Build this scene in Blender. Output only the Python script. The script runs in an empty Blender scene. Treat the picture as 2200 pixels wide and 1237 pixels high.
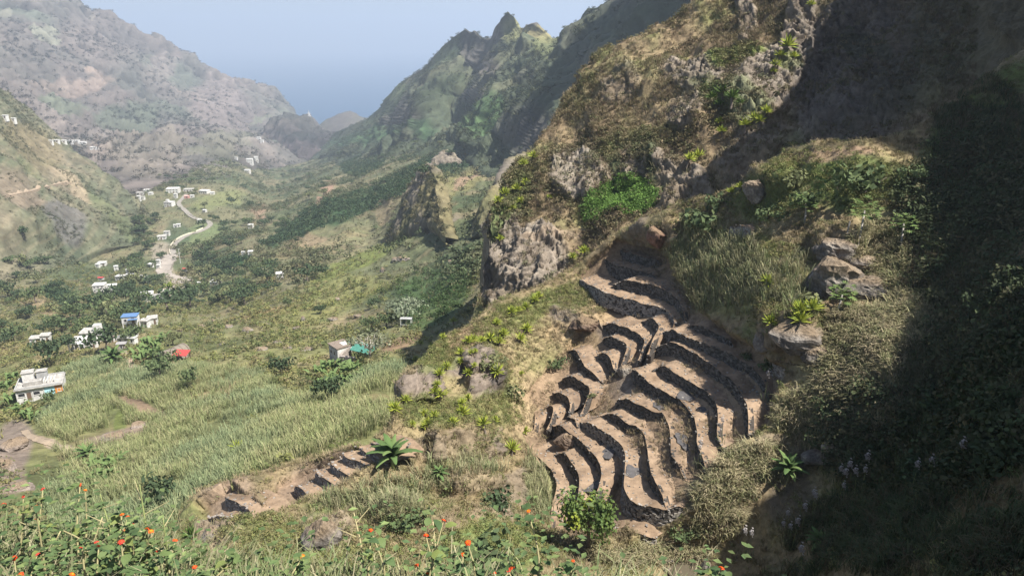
import bpy, math, random
import numpy as np
from mathutils import Vector, Matrix
from mathutils.bvhtree import BVHTree
HAZE_DENSITY = 2.0e-4
random.seed(7); rng = np.random.default_rng(11)
R = math.radians
scene = bpy.context.scene
COL = scene.collection

# ------------------------------------------------------------------ camera
FPX, PITCH = 1600.0, R(18.6)           # focal length in photo pixels (2200 wide), downward tilt
cam = bpy.data.cameras.new('camera'); cam_o = bpy.data.objects.new('camera', cam); COL.objects.link(cam_o)
cam.sensor_width = 36.0; cam.lens = 36.0 * FPX / 2200.0
cam.clip_start = 0.1; cam.clip_end = 60000
cam_o.location = (0, 0, 0); cam_o.rotation_euler = (R(90) - PITCH, 0, 0)
scene.camera = cam_o

# ------------------------------------------------------------------ world, sun, exposure
SUN_EL, SUN_AZ = R(57.5), R(118)         # azimuth clockwise from the view direction (+Y)
SUN = np.array([math.sin(SUN_AZ) * math.cos(SUN_EL), math.cos(SUN_AZ) * math.cos(SUN_EL), math.sin(SUN_EL)])
world = bpy.data.worlds.new('World'); scene.world = world; world.use_nodes = True
wn = world.node_tree; wn.nodes.clear()
sky = wn.nodes.new('ShaderNodeTexSky'); sky.sky_type = 'NISHITA'; sky.sun_disc = False
sky.sun_elevation = SUN_EL; sky.sun_rotation = SUN_AZ; sky.altitude = 350; sky.air_density = 1.0; sky.dust_density = 1.6; sky.ozone_density = 2.2
bg = wn.nodes.new('ShaderNodeBackground'); bg.inputs['Strength'].default_value = 0.06
wo = wn.nodes.new('ShaderNodeOutputWorld')
wn.links.new(sky.outputs[0], bg.inputs[0]); wn.links.new(bg.outputs[0], wo.inputs[0])
sun = bpy.data.lights.new('sun', 'SUN'); sun.energy = 5.0; sun.angle = R(0.5); sun.color = (1.0, 0.95, 0.87)
sun_o = bpy.data.objects.new('sun', sun); COL.objects.link(sun_o)
sun_o.rotation_euler = Vector(-SUN).to_track_quat('-Z', 'Y').to_euler(); sun_o.location = (200, 0, 300)
vs = scene.view_settings; vs.view_transform = 'Standard'; vs.look = 'None'; vs.exposure = 1.2; vs.gamma = 1.0; vs.use_curve_mapping = False
cy = scene.cycles
cy.max_bounces = 5; cy.diffuse_bounces = 2; cy.glossy_bounces = 1; cy.transmission_bounces = 2; cy.transparent_max_bounces = 4
cy.volume_bounces = 1; cy.use_denoising = True; cy.caustics_reflective = False; cy.caustics_refractive = False
try: cy.denoiser = 'OPENIMAGEDENOISE'
except Exception: pass

# ------------------------------------------------------------------ helpers: rays, noise, meshes
SP, CP = math.sin(PITCH), math.cos(PITCH)
def ray(px, py, d):
    """points at optical-axis depth d (metres) on the sight line through photo pixel px,py"""
    px, py, d = np.broadcast_arrays(np.asarray(px, float), np.asarray(py, float), np.asarray(d, float))
    u = (px - 1100) / FPX; v = (py - 618.5) / FPX
    return np.stack([d * u, d * (CP - v * SP), d * (-SP - v * CP)], -1)
def _hash(i, j, k):
    h = (i.astype(np.int64) * 374761393 + j.astype(np.int64) * 668265263 + k.astype(np.int64) * 2147483647) & 0xffffffff
    h = ((h ^ (h >> 13)) * 1274126177) & 0xffffffff
    h = ((h ^ (h >> 16)) * 2246822519) & 0xffffffff
    return ((h ^ (h >> 15)) & 0xffffff) / float(0xffffff)
def vnoise(P):
    f0 = np.floor(P); f = P - f0; f = f * f * (3 - 2 * f); i, j, k = (f0[..., a].astype(np.int64) for a in range(3))
    fx, fy, fz = f[..., 0], f[..., 1], f[..., 2]
    def lx(jj, kk):
        a = _hash(i, jj, kk); return a + (_hash(i + 1, jj, kk) - a) * fx
    a = lx(j, k); a = a + (lx(j + 1, k) - a) * fy
    b = lx(j, k + 1); b = b + (lx(j + 1, k + 1) - b) * fy
    return a + (b - a) * fz
def fbm(P, octv=4, gain=.5):
    s, a, t = 0, 1.0, 0
    for o in range(octv):
        s = s + a * vnoise(P * 2.03 ** o + o * 17.3); t += a; a *= gain
    return s / t
def ridged(P, octv=4, gain=.55):
    s, a, t = 0, 1.0, 0
    for o in range(octv):
        s = s + a * (1 - np.abs(2 * vnoise(P * 2.07 ** o + o * 9.7) - 1)); t += a; a *= gain
    return s / t
def sstep(a, b, x):
    t = np.clip((x - a) / (b - a), 0, 1); return t * t * (3 - 2 * t)
def rbf_fit(pts, reg=2e-3):
    pts = np.array(pts, float); X = pts[:, :2] / 1000; y = np.log(pts[:, 2])
    n = len(X); D = np.linalg.norm(X[:, None] - X[None], axis=-1)
    K = np.where(D > 0, D * D * np.log(D + 1e-9), 0) + np.eye(n) * reg
    A = np.zeros((n + 3, n + 3)); A[:n, :n] = K; A[:n, n] = 1; A[:n, n + 1:] = X; A[n:, :n] = A[:n, n:].T
    w = np.linalg.solve(A, np.concatenate([y, [0, 0, 0]]))
    def f(px, py):
        Q = np.stack([np.ravel(px), np.ravel(py)], -1) / 1000; out = np.empty(len(Q))
        for s in range(0, len(Q), 40000):
            q = Q[s:s + 40000]; D = np.linalg.norm(q[:, None] - X[None], axis=-1)
            out[s:s + 40000] = np.where(D > 0, D * D * np.log(D + 1e-9), 0) @ w[:n] + w[n] + q @ w[n + 1:]
        return np.exp(out).reshape(np.shape(px))
    return f
def inpoly(px, py, poly):
    r = np.zeros(np.shape(px), bool); n = len(poly)
    for a in range(n):
        x0, y0 = poly[a]; x1, y1 = poly[(a + 1) % n]
        if y0 == y1: continue
        c = ((y0 > py) != (y1 > py)) & (px < (x1 - x0) * (py - y0) / (y1 - y0) + x0)
        r ^= c
    return r
def mesh_np(name, V, F, smooth=False, mat=None, tint=None, parent=None, link=True):
    """V (n,3), F (m,k) with k = 3 or 4"""
    V = np.asarray(V, np.float32); F = np.asarray(F, np.int32)
    me = bpy.data.meshes.new(name); k = F.shape[1]
    me.vertices.add(len(V)); me.vertices.foreach_set('co', V.ravel())
    me.loops.add(F.size); me.loops.foreach_set('vertex_index', F.ravel())
    me.polygons.add(len(F)); me.polygons.foreach_set('loop_start', np.arange(0, F.size, k, dtype=np.int32))
    try: me.polygons.foreach_set('loop_total', np.full(len(F), k, np.int32))
    except Exception: pass
    me.polygons.foreach_set('use_smooth', np.full(len(F), smooth, bool))
    if tint is not None:
        a = me.attributes.new('tint', 'FLOAT_COLOR', 'POINT')
        a.data.foreach_set('color', np.concatenate([np.asarray(tint, np.float32), np.ones((len(V), 1), np.float32)], 1).ravel())
    me.update(calc_edges=True)
    if mat: me.materials.append(mat)
    if not link: return me
    o = bpy.data.objects.new(name, me); COL.objects.link(o)
    if parent: o.parent = parent
    return o
def tag(o, label=None, cat=None, group=None, kind=None):
    if label: o['label'] = label
    if cat: o['category'] = cat
    if group: o['group'] = group
    if kind: o['kind'] = kind
    return o

# ------------------------------------------------------------------ materials
MATS = {}
def mat_tint(name, scale=1.0, contrast=.5, bump=.4, rough=.9, transl=0.0, dist=.2):
    """surface whose colour is the mesh's own 'tint' attribute broken up by fine noise"""
    if name in MATS: return MATS[name]
    m = bpy.data.materials.new(name); m.use_nodes = True; nt = m.node_tree; nt.nodes.clear()
    out = nt.nodes.new('ShaderNodeOutputMaterial'); b = nt.nodes.new('ShaderNodeBsdfPrincipled')
    b.inputs['Roughness'].default_value = rough; b.inputs['Specular IOR Level'].default_value = .15
    at = nt.nodes.new('ShaderNodeAttribute'); at.attribute_name = 'tint'
    col = at.outputs['Color']
    if contrast > 0:
        tc = nt.nodes.new('ShaderNodeTexCoord')
        n1 = nt.nodes.new('ShaderNodeTexNoise'); n1.inputs['Scale'].default_value = scale; n1.inputs['Detail'].default_value = 5; n1.inputs['Roughness'].default_value = .7
        nt.links.new(tc.outputs['Object'], n1.inputs['Vector'])
        mr = nt.nodes.new('ShaderNodeMapRange'); mr.inputs['From Min'].default_value = .28; mr.inputs['From Max'].default_value = .72
        mr.inputs['To Min'].default_value = 1 - contrast; mr.inputs['To Max'].default_value = 1 + contrast
        nt.links.new(n1.outputs[0], mr.inputs['Value'])
        mx = nt.nodes.new('ShaderNodeVectorMath'); mx.operation = 'SCALE'
        nt.links.new(col, mx.inputs[0]); nt.links.new(mr.outputs[0], mx.inputs['Scale']); col = mx.outputs[0]
        if bump > 0:
            bp = nt.nodes.new('ShaderNodeBump'); bp.inputs['Strength'].default_value = bump; bp.inputs['Distance'].default_value = dist
            nt.links.new(n1.outputs[0], bp.inputs['Height']); nt.links.new(bp.outputs[0], b.inputs['Normal'])
    nt.links.new(col, b.inputs['Base Color'])
    if transl > 0:
        tr = nt.nodes.new('ShaderNodeBsdfTranslucent'); nt.links.new(col, tr.inputs['Color'])
        mix = nt.nodes.new('ShaderNodeMixShader'); mix.inputs[0].default_value = transl
        nt.links.new(b.outputs[0], mix.inputs[1]); nt.links.new(tr.outputs[0], mix.inputs[2]); nt.links.new(mix.outputs[0], out.inputs[0])
    else:
        nt.links.new(b.outputs[0], out.inputs[0])
    MATS[name] = m; return m
def mat_flat(name, col, rough=.8, var=.25, scale=3.0, metal=0, bump=0.0):
    """one base colour with grain and wear"""
    if name in MATS: return MATS[name]
    m = bpy.data.materials.new(name); m.use_nodes = True; nt = m.node_tree; b = nt.nodes['Principled BSDF']
    b.inputs['Roughness'].default_value = rough; b.inputs['Metallic'].default_value = metal; b.inputs['Specular IOR Level'].default_value = .2
    tc = nt.nodes.new('ShaderNodeTexCoord'); n1 = nt.nodes.new('ShaderNodeTexNoise'); n1.inputs['Scale'].default_value = scale; n1.inputs['Detail'].default_value = 6; n1.inputs['Roughness'].default_value = .7
    nt.links.new(tc.outputs['Object'], n1.inputs['Vector'])
    r = nt.nodes.new('ShaderNodeValToRGB'); r.color_ramp.elements[0].position = .3; r.color_ramp.elements[1].position = .7
    r.color_ramp.elements[0].color = (*[c * (1 - var) for c in col], 1); r.color_ramp.elements[1].color = (*[min(1, c * (1 + var * .7)) for c in col], 1)
    nt.links.new(n1.outputs[0], r.inputs[0]); nt.links.new(r.outputs[0], b.inputs['Base Color'])
    if bump > 0:
        bp = nt.nodes.new('ShaderNodeBump'); bp.inputs['Strength'].default_value = bump; bp.inputs['Distance'].default_value = .05
        nt.links.new(n1.outputs[0], bp.inputs['Height']); nt.links.new(bp.outputs[0], b.inputs['Normal'])
    MATS[name] = m; return m
# ------------------------------------------------------------------ terrain: every hill is a thick displaced surface in metres
C = lambda *a: np.array(a, float)
ROCK, ROCKD, ROCKB, ROCKL = C(.17, .155, .14), C(.085, .08, .076), C(.165, .12, .09), C(.27, .245, .215)
SOIL, SOILL, DRY, DRYD, OLIVE = C(.208, .147, .098), C(.26, .188, .128), C(.29, .225, .115), C(.20, .145, .075), C(.15, .155, .05)
GREEN, BRIGHT, FOREST, CANEC = C(.085, .125, .035), C(.12, .22, .03), C(.038, .072, .03), C(.16, .19, .075)
def lerp(a, b, t): return a + (b - a) * np.asarray(t)[..., None]
def ramp(t, cols):
    t = np.clip(t, 0, .9999) * (len(cols) - 1); i = t.astype(int); cols = np.array(cols); return cols[i] + (cols[i + 1] - cols[i]) * (t - i)[..., None]
def spread(n, k=2.2): return np.clip((n - .5) * k + .5, 0, 1)
SHEETS = []; RM = [None]
def sheet(name, upper, lower, ctrl, nx, ny, fn, mat, back=((4, 3), (15, 16), (45, 60)), skirt=0, label=None, xr=None, dfun=None, reg=2e-3):
    up, lo = np.array(upper, float), np.array(lower, float)
    x0, x1 = xr or (max(up[0, 0], lo[0, 0]), min(up[-1, 0], lo[-1, 0]))
    xs = np.linspace(x0, x1, nx); yu = np.interp(xs, up[:, 0], up[:, 1]); yl = np.interp(xs, lo[:, 0], lo[:, 1])
    yl = np.maximum(yl, yu + 4)
    t = np.linspace(0, 1, ny)[:, None]
    PX = np.broadcast_to(xs, (ny, nx)).copy(); PY = yl + (yu - yl) * t
    f = rbf_fit(ctrl, reg); D = f(PX, PY)
    if dfun: D = dfun(PX, PY, D)
    P = ray(PX, PY, D)
    crest = P[-1]; h = crest.copy(); h[:, 2] = 0; h /= np.linalg.norm(h, axis=1, keepdims=True)
    rows = [P]
    prev = (0, 0); bk = []
    for (a, dz) in back:                       # the far side, so that the hill has a back
        for s in (.5, 1.0):
            aa = prev[0] + (a - prev[0]) * s; zz = prev[1] + (dz - prev[1]) * s
            bk.append(crest + h * aa - np.array([0, 0, zz]))
        prev = (a, dz)
    P = np.concatenate([P, np.array(bk)]) if bk else P
    nb = len(bk)
    PX = np.concatenate([PX, np.repeat(PX[-1:], nb, 0)]); PY = np.concatenate([PY, np.repeat(PY[-1:], nb, 0)])
    if skirt:
        s = P[0] - np.array([0, 0, skirt]); P = np.concatenate([s[None], P]); PX = np.concatenate([PX[:1], PX]); PY = np.concatenate([PY[:1], PY])
    def normals(P):
        du = np.gradient(P, axis=1); dv = np.gradient(P, axis=0); N = np.cross(du, dv); N /= np.linalg.norm(N, axis=-1, keepdims=True) + 1e-9
        return N
    N = normals(P)
    RM[0] = None; col, disp = fn(PX, PY, P, N); rmk = RM[0] if RM[0] is not None else np.zeros(P.shape[:2])
    if dfun and dfun.__name__ != 'crag_d':
        w = EDGE[0]; w = np.concatenate([w, np.repeat(w[-1:], P.shape[0] - w.shape[0], 0)]); disp = disp * (1 - w)
    P = P + N * np.asarray(disp)[..., None]
    H, W = P.shape[:2]; idx = np.arange(H * W).reshape(H, W)
    F = np.stack([idx[:-1, :-1], idx[:-1, 1:], idx[1:, 1:], idx[1:, :-1]], -1).reshape(-1, 4)
    o = mesh_np(name, P.reshape(-1, 3), F, True, mat, col.reshape(-1, 3)); tag(o, label, kind='structure')
    SHEETS.append(dict(name=name, P=P, PX=PX, PY=PY, F=F, N=normals(P), obj=o, nvis=ny + (1 if skirt else 0), col=col, rm=rmk)); return o
def blobs(col, PX, PY, P, lst, nscale, warp=14):
    n1 = fbm(P * nscale, 3) - .5; n2 = fbm(P * nscale + 55.5, 3) - .5
    X = PX + n1 * warp * 4; Y = PY + n2 * warp * 4
    for b in lst:
        cx, cy_, rx, ry, rot, c = b[:6]; amt = b[6] if len(b) > 6 else 1.0
        ca, sa = math.cos(R(rot)), math.sin(R(rot)); dx, dy = X - cx, Y - cy_
        r = np.sqrt(((dx * ca + dy * sa) / rx) ** 2 + ((-dx * sa + dy * ca) / ry) ** 2)
        col = lerp(col, c, sstep(1.15, .8, r) * amt)
    return col
def polymask(PX, PY, P, poly, nscale, warp=8):
    n1 = fbm(P * nscale, 3) - .5; n2 = fbm(P * nscale + 31.7, 3) - .5
    return inpoly(PX + n1 * warp * 4, PY + n2 * warp * 4, poly).astype(float)
def cliffy(P, s, zst=.28):                     # vertical ribs of rock
    Q = P * np.array([s, s, s * zst]); return ridged(Q, 4) - .5

# the sea, far below
s = 40000
sea_m = bpy.data.materials.new('sea_water'); sea_m.use_nodes = True; b = sea_m.node_tree.nodes['Principled BSDF']
b.inputs['Base Color'].default_value = (.012, .055, .12, 1); b.inputs['Roughness'].default_value = .35; b.inputs['Specular IOR Level'].default_value = .3
nz = sea_m.node_tree.nodes.new('ShaderNodeTexNoise'); nz.inputs['Scale'].default_value = .01; nz.inputs['Detail'].default_value = 6
bp = sea_m.node_tree.nodes.new('ShaderNodeBump'); bp.inputs['Strength'].default_value = .3; bp.inputs['Distance'].default_value = 2
gt = sea_m.node_tree.nodes.new('ShaderNodeTexCoord'); sea_m.node_tree.links.new(gt.outputs['Object'], nz.inputs['Vector'])
sea_m.node_tree.links.new(nz.outputs[0], bp.inputs['Height']); sea_m.node_tree.links.new(bp.outputs[0], b.inputs['Normal'])
SEA_Z = -352
tag(mesh_np('sea', [(-19000, 1500, SEA_Z), (19000, 1500, SEA_Z), (19000, 21000, SEA_Z), (-19000, 21000, SEA_Z)], [(0, 1, 2, 3)], False, sea_m), kind='structure')
# valley bedrock: one big sheet below everything
tag(mesh_np('ground', [(-4000, -300, -420), (4000, -300, -420), (4000, 5000, -420), (-4000, 5000, -420)], [(0, 1, 2, 3)], False, mat_flat('bedrock', (.15, .12, .09), scale=.05)), kind='structure')

VALLEY_CT = [(0, 1237, 62), (0, 1120, 85), (0, 1000, 112), (0, 900, 165), (90, 840, 186), (-350, 900, 140), (-350, 1350, 45), (-350, 650, 330), (300, 1237, 62), (300, 1050, 96), (300, 900, 140), (300, 820, 175), (500, 900, 122), (500, 1000, 92), (500, 1100, 72), (640, 960, 86), (640, 1100, 66), (800, 900, 92), (800, 800, 128), (900, 1000, 80),
    (740, 770, 180), (650, 700, 232), (850, 720, 172), (920, 780, 145), (950, 650, 210), (1050, 700, 150), (1000, 560, 255), (1150, 600, 190), (1300, 500, 260), (600, 620, 330), (450, 650, 395), (370, 590, 480), (230, 620, 450), (0, 700, 325), (290, 690, 275), (190, 735, 238), (380, 760, 205), (500, 740, 212), (100, 600, 440), (300, 560, 520), (440, 480, 640), (380, 410, 850), (500, 390, 960), (300, 420, 830), (545, 345, 1500), (460, 350, 1250), (640, 355, 1750), (560, 320, 2150), (560, 362, 1600), (740, 340, 1350),
    (700, 430, 610), (900, 400, 500), (880, 440, 440), (800, 500, 470), (700, 560, 400), (900, 500, 380), (900, 340, 800), (1000, 340, 760), (1080, 400, 480), (1050, 480, 330), (1250, 350, 500), (800, 340, 1080), (1330, 300, 600)]
VF = rbf_fit(VALLEY_CT)
EDGE = [0]
def sink(edge=.4, k=1.03):
    """let a hill's foot run down into the valley floor"""
    def g(PX, PY, D):
        ny = PX.shape[0]; tt = np.linspace(0, 1, ny)[:, None] + 0 * PX; w = sstep(edge, .1 * edge, tt); EDGE[0] = w; return D * (1 - w) + VF(PX, PY) * (.985 + (k - .985) * sstep(.5, 1, w)) * w
    return g
# ---- far left mountain above the valley mouth
def fn(PX, PY, P, N):
    n = spread(fbm(P * .006, 5), 2.4); m = spread(fbm(P * .003 + 9, 4), 2.6)
    col = ramp(n, [C(.042, .045, .036), C(.058, .053, .046), C(.078, .064, .056), C(.062, .054, .047)])
    col = lerp(col, C(.045, .065, .04), sstep(.45, .8, m) * .7)
    col = blobs(col, PX, PY, P, [(190, 195, 45, 16, -15, C(.22, .16, .125), .6), (95, 90, 26, 18, 10, C(.15, .16, .11), .7), (110, 200, 50, 14, 0, C(.2, .15, .12), .6), (190, 50, 12, 8, 0, C(.2, .175, .14), .7), (10, 40, 16, 12, 0, C(.14, .14, .1), .7),
        (340, 150, 30, 40, 60, C(.14, .11, .1), .6), (460, 230, 60, 80, 30, C(.10, .078, .072), .8), (480, 270, 60, 50, 0, C(.105, .085, .078), .8), (270, 275, 70, 30, 10, C(.04, .06, .035), .8), (215, 350, 30, 22, 0, C(.15, .12, .1), .8), (130, 240, 60, 18, 10, C(.06, .08, .045), .8),
        (310, 350, 90, 40, 0, C(.11, .095, .07), .7), (480, 335, 90, 18, -5, C(.085, .09, .05), .5), (545, 272, 22, 6, 0, C(.09, .11, .06), .6)], .016, 13)
    ledge = sstep(.62, .9, ridged(P * np.array([.012, .012, .05]), 3)) * sstep(.45, .7, fbm(P * .004 + 3, 3))
    col = lerp(col, C(.2, .165, .14), ledge * .45)
    st = cliffy(P, .006, .35); g = fbm(P * .002, 4) - .5
    fine = ridged(P * np.array([.03, .03, .016]), 4) - .5; col = lerp(col, C(.05, .044, .041), .45 + 0 * n); col = col * np.clip(1 + 2.4 * fine + .8 * st, .3, 2.2)[..., None]  # relief hollows darkened and crests lightened in the tint, as painted shading
    return col, st * 70 + g * 80 + fine * 36
up = [(-420, -150), (-100, -110), (60, -60), (150, 0), (178, 30), (200, 34), (222, 33), (260, 55), (300, 80), (340, 97), (385, 125), (430, 150), (480, 166), (520, 183), (545, 190), (575, 205), (600, 224), (625, 248), (650, 292), (680, 330)]
lo = [(-420, 420), (200, 440), (560, 380), (680, 372)]
ct = [(-400, -100, 2000), (0, -60, 2050), (150, 0, 2200), (200, 35, 2300), (340, 97, 2500), (480, 166, 2650), (600, 224, 2750), (650, 292, 2750), (680, 372, 2500), (0, 100, 1750), (100, 100, 1850), (150, 190, 1750), (250, 150, 2050), (320, 200, 2100), (400, 170, 2450), (420, 250, 2150), (500, 250, 2300),
      (540, 290, 2350), (150, 300, 1350), (220, 300, 1420), (300, 290, 1650), (250, 340, 1250), (330, 370, 1150), (450, 330, 1650), (450, 370, 1250), (540, 330, 2000), (0, 200, 1400), (0, 300, 1100), (100, 400, 900), (560, 380, 1300), (-400, 200, 1300), (-400, 400, 900), (200, 440, 800)]
sheet('mountain', up, lo, ct, 300, 190, fn, mat_tint('far_mountain_slope', .05, .28, .5, dist=4), ((60, 40), (400, 400)), dfun=sink(.25, 1.04))

# ---- two dark headlands on the coast
def fn(PX, PY, P, N):
    n = spread(fbm(P * .01, 4)); return ramp(n, [C(.06, .055, .05), C(.10, .085, .075), C(.085, .08, .06)]), cliffy(P, .012) * 14
for k, (up, d0) in enumerate((([(595, 300), (625, 272), (648, 252), (663, 247), (680, 262), (700, 290)], 2480), ([(660, 300), (690, 266), (735, 243), (752, 238), (770, 250), (800, 255), (840, 262)], 2560))):
    lo = [(up[0][0], 345), (up[-1][0], 345)]
    ct = [(x, y, d0) for x, y in up[::2]] + [(up[0][0], 345, d0 * .86), (up[-1][0], 345, d0 * .86), ((up[0][0] + up[-1][0]) / 2, 320, d0 * .9)]
    sheet('headland', up, lo, ct, 70, 34, fn, mat_tint('headland_rock', .06, .25, .3, dist=3), ((40, 30), (200, 260)))

# ---- the blocky rock hill at the valley mouth
def fn(PX, PY, P, N):
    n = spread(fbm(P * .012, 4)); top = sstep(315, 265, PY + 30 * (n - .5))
    col = ramp(n, [C(.014, .013, .014), C(.035, .028, .028), C(.062, .05, .046)]); col = lerp(col, C(.022, .026, .02), top * .6); fine = ridged(P * np.array([.04, .04, .015]), 4) - .5; col = col * (1 + 2.2 * fine)[..., None]  # shade painted into the tint: recesses of the fine relief go darker
    return col, cliffy(P, .018, .2) * 44 + (fbm(P * .01, 3) - .5) * 20 + fine * 14
up = [(552, 362), (560, 330), (566, 298), (585, 270), (605, 253), (628, 245), (645, 256), (668, 262), (690, 278), (715, 290), (735, 302), (760, 330)]
lo = [(552, 368), (640, 366), (760, 356)]
ct = [(556, 340, 2060), (628, 245, 2150), (690, 278, 2100), (755, 330, 1950), (640, 300, 1960), (640, 366, 1880), (560, 366, 2040), (740, 356, 1850), (590, 300, 2000), (700, 320, 1930)]
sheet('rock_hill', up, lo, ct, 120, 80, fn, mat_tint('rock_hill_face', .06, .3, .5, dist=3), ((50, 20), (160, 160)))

RIDGE_UP = [(640, 345), (690, 305), (715, 290), (740, 278), (790, 256), (812, 238), (830, 212), (860, 180), (885, 165), (920, 140), (950, 105), (975, 80), (1000, 63), (1018, 66), (1035, 84), (1056, 84), (1066, 58), (1090, 25), (1104, 36), (1116, 60), (1124, 62), (1150, 50), (1186, 86), (1215, 80), (1250, 42), (1310, 0), (1450, -90), (1600, -150)]
# ---- jagged ridge with peaks on the right of the valley
def fn(PX, PY, P, N):
    n = spread(fbm(P * .015, 5)); m = spread(fbm(P * .008 + 4, 4), 2.8); steep = sstep(.75, .35, N[..., 2])
    veg = ramp(n, [C(.028, .04, .025), C(.046, .06, .033), C(.075, .08, .045)])
    rock = ramp(n, [C(.045, .044, .04), C(.085, .078, .07), C(.13, .115, .10)])
    col = lerp(veg, rock, np.clip(steep * .9 + .15, 0, 1) * sstep(.12, .5, m))
    col = blobs(col, PX, PY, P, [(1100, 60, 26, 40, 0, C(.15, .15, .07), .8), (1155, 75, 40, 24, 30, C(.17, .15, .075), .9), (1190, 110, 40, 40, 40, C(.13, .14, .06), .6), (830, 225, 60, 30, -40, C(.09, .12, .05), .6), (870, 290, 40, 14, 0, C(.2, .14, .11), .5), (1060, 280, 60, 50, 0, C(.05, .085, .035), .8), (820, 300, 120, 20, -8, C(.04, .075, .035), .8)], .02, 8)
    gul = (ridged(P * np.array([.012, .012, .003]) + 3, 3) - .5)
    cr = .12 + .88 * sstep(0, 70, PY - np.interp(PX, [q[0] for q in RIDGE_UP], [q[1] for q in RIDGE_UP]))
    fine = ridged(P * np.array([.07, .07, .03]), 4) - .5
    col = col * (1 + 1.1 * fine[..., None] * sstep(.3, .6, m)[..., None])  # recesses shaded in the colour itself, following the fine relief
    return col, (cliffy(P, .02, .3) * 26 + gul * 30) * cr + fine * 9 * (.4 + .6 * cr)
up = [(640, 345), (690, 305), (715, 290), (740, 278), (790, 256), (812, 238), (830, 212), (860, 180), (885, 165), (920, 140), (950, 105), (975, 80), (1000, 63), (1012, 72), (1018, 66), (1035, 84), (1056, 84), (1066, 58), (1080, 38), (1090, 25), (1104, 36), (1116, 60), (1124, 62), (1138, 52), (1150, 50), (1166, 64), (1186, 86), (1215, 80), (1232, 68), (1250, 42), (1264, 20), (1285, 16), (1310, 0), (1345, -30), (1450, -90), (1600, -150)]
lo = [(640, 372), (740, 368), (900, 372), (1000, 380), (1100, 460), (1600, 420)]
ct = [(700, 300, 2050), (740, 278, 1850), (790, 256, 1650), (830, 212, 1500), (885, 165, 1380), (950, 105, 1250), (1000, 62, 1180), (1035, 84, 1130), (1056, 84, 1100), (1090, 25, 1030), (1122, 62, 1000), (1150, 50, 950), (1186, 86, 900), (1250, 42, 830), (1310, 0, 740), (1450, -90, 600), (1600, -150, 520),
      (740, 368, 1250), (850, 330, 1050), (850, 290, 1250), (950, 310, 880), (920, 250, 1020), (930, 170, 1180), (990, 200, 1060), (1000, 290, 850), (1045, 110, 1100), (1038, 165, 1085), (1008, 220, 1050), (985, 275, 970), (1098, 92, 985), (1082, 150, 915), (1066, 205, 850), (1058, 255, 790), (1110, 230, 760), (1130, 200, 800), (1100, 330, 640), (1160, 160, 800), (1200, 150, 740), (1200, 260, 520), (1300, 120, 560), (1300, 250, 440), (1400, 40, 520), (1500, 100, 420), (1600, 300, 330), (1100, 460, 480), (1000, 380, 640)]
sheet('ridge', up, lo, ct, 340, 170, fn, mat_tint('ridge_slope', .12, .35, .6, dist=2), ((12, 14), (60, 80), (250, 400)), dfun=sink(.22, 1.04), reg=5e-5)

# ---- near left slope
def sink_left(PX, PY, D):
    D = sink(.45)(PX, PY, D); w = sstep(300, 395, PX); EDGE[0] = np.maximum(EDGE[0], w); return D * (1 - w) + VF(PX, PY) * 1.03 * w
def fn(PX, PY, P, N):
    n = spread(fbm(P * .02, 5)); m = spread(fbm(P * .008 + 40, 4), 2.6)
    col = ramp(n, [C(.052, .062, .038), C(.082, .085, .053), C(.125, .108, .074)])
    col = lerp(col, C(.07, .10, .04), sstep(.5, .85, m) * .8)
    tr = sstep(.55, .8, np.abs(((P[..., 2] + (m - .5) * 8) / 6) % 1 * 2 - 1)); col = lerp(col, C(.2, .165, .11), tr * .22)
    col = blobs(col, PX, PY, P, [(20, 420, 70, 40, 20, C(.15, .115, .085), .7), (130, 480, 60, 30, 30, C(.09, .085, .08), .8), (250, 470, 90, 20, 42, C(.08, .095, .045), .6), (60, 320, 80, 40, 30, C(.15, .12, .065), .5), (150, 400, 60, 8, 35, C(.24, .19, .13), .7)], .03, 10)
    fine = ridged(P * np.array([.06, .06, .04]), 4) - .5; col = col * (1 + .9 * fine)[..., None]; return col, (fbm(P * .012, 4) - .5) * 24 + (ridged(P * .02, 3) - .5) * 12 + fine * 5  # colour darkened in the hollows of the fine relief, a painted shade
up = [(-420, -40), (-150, 110), (0, 196), (60, 240), (110, 290), (150, 330), (200, 362), (250, 395), (300, 440), (345, 490), (400, 560)]
lo = [(-420, 760), (0, 700), (120, 640), (240, 570), (320, 540), (400, 575)]
ct = [(-400, 0, 620), (0, 196, 760), (60, 240, 800), (110, 290, 820), (200, 362, 800), (300, 440, 720), (345, 490, 650), (400, 560, 540), (0, 300, 640), (0, 400, 540), (0, 500, 455), (0, 600, 390), (0, 700, 330), (100, 400, 620), (100, 500, 510), (120, 640, 410), (200, 450, 640), (240, 570, 490), (-400, 300, 480), (-400, 760, 290)]
sheet('hillside', up, lo, ct, 220, 150, fn, mat_tint('left_slope', .2, .4, .5, dist=1), ((20, 6), (80, 60), (200, 160)), dfun=sink_left)

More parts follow.
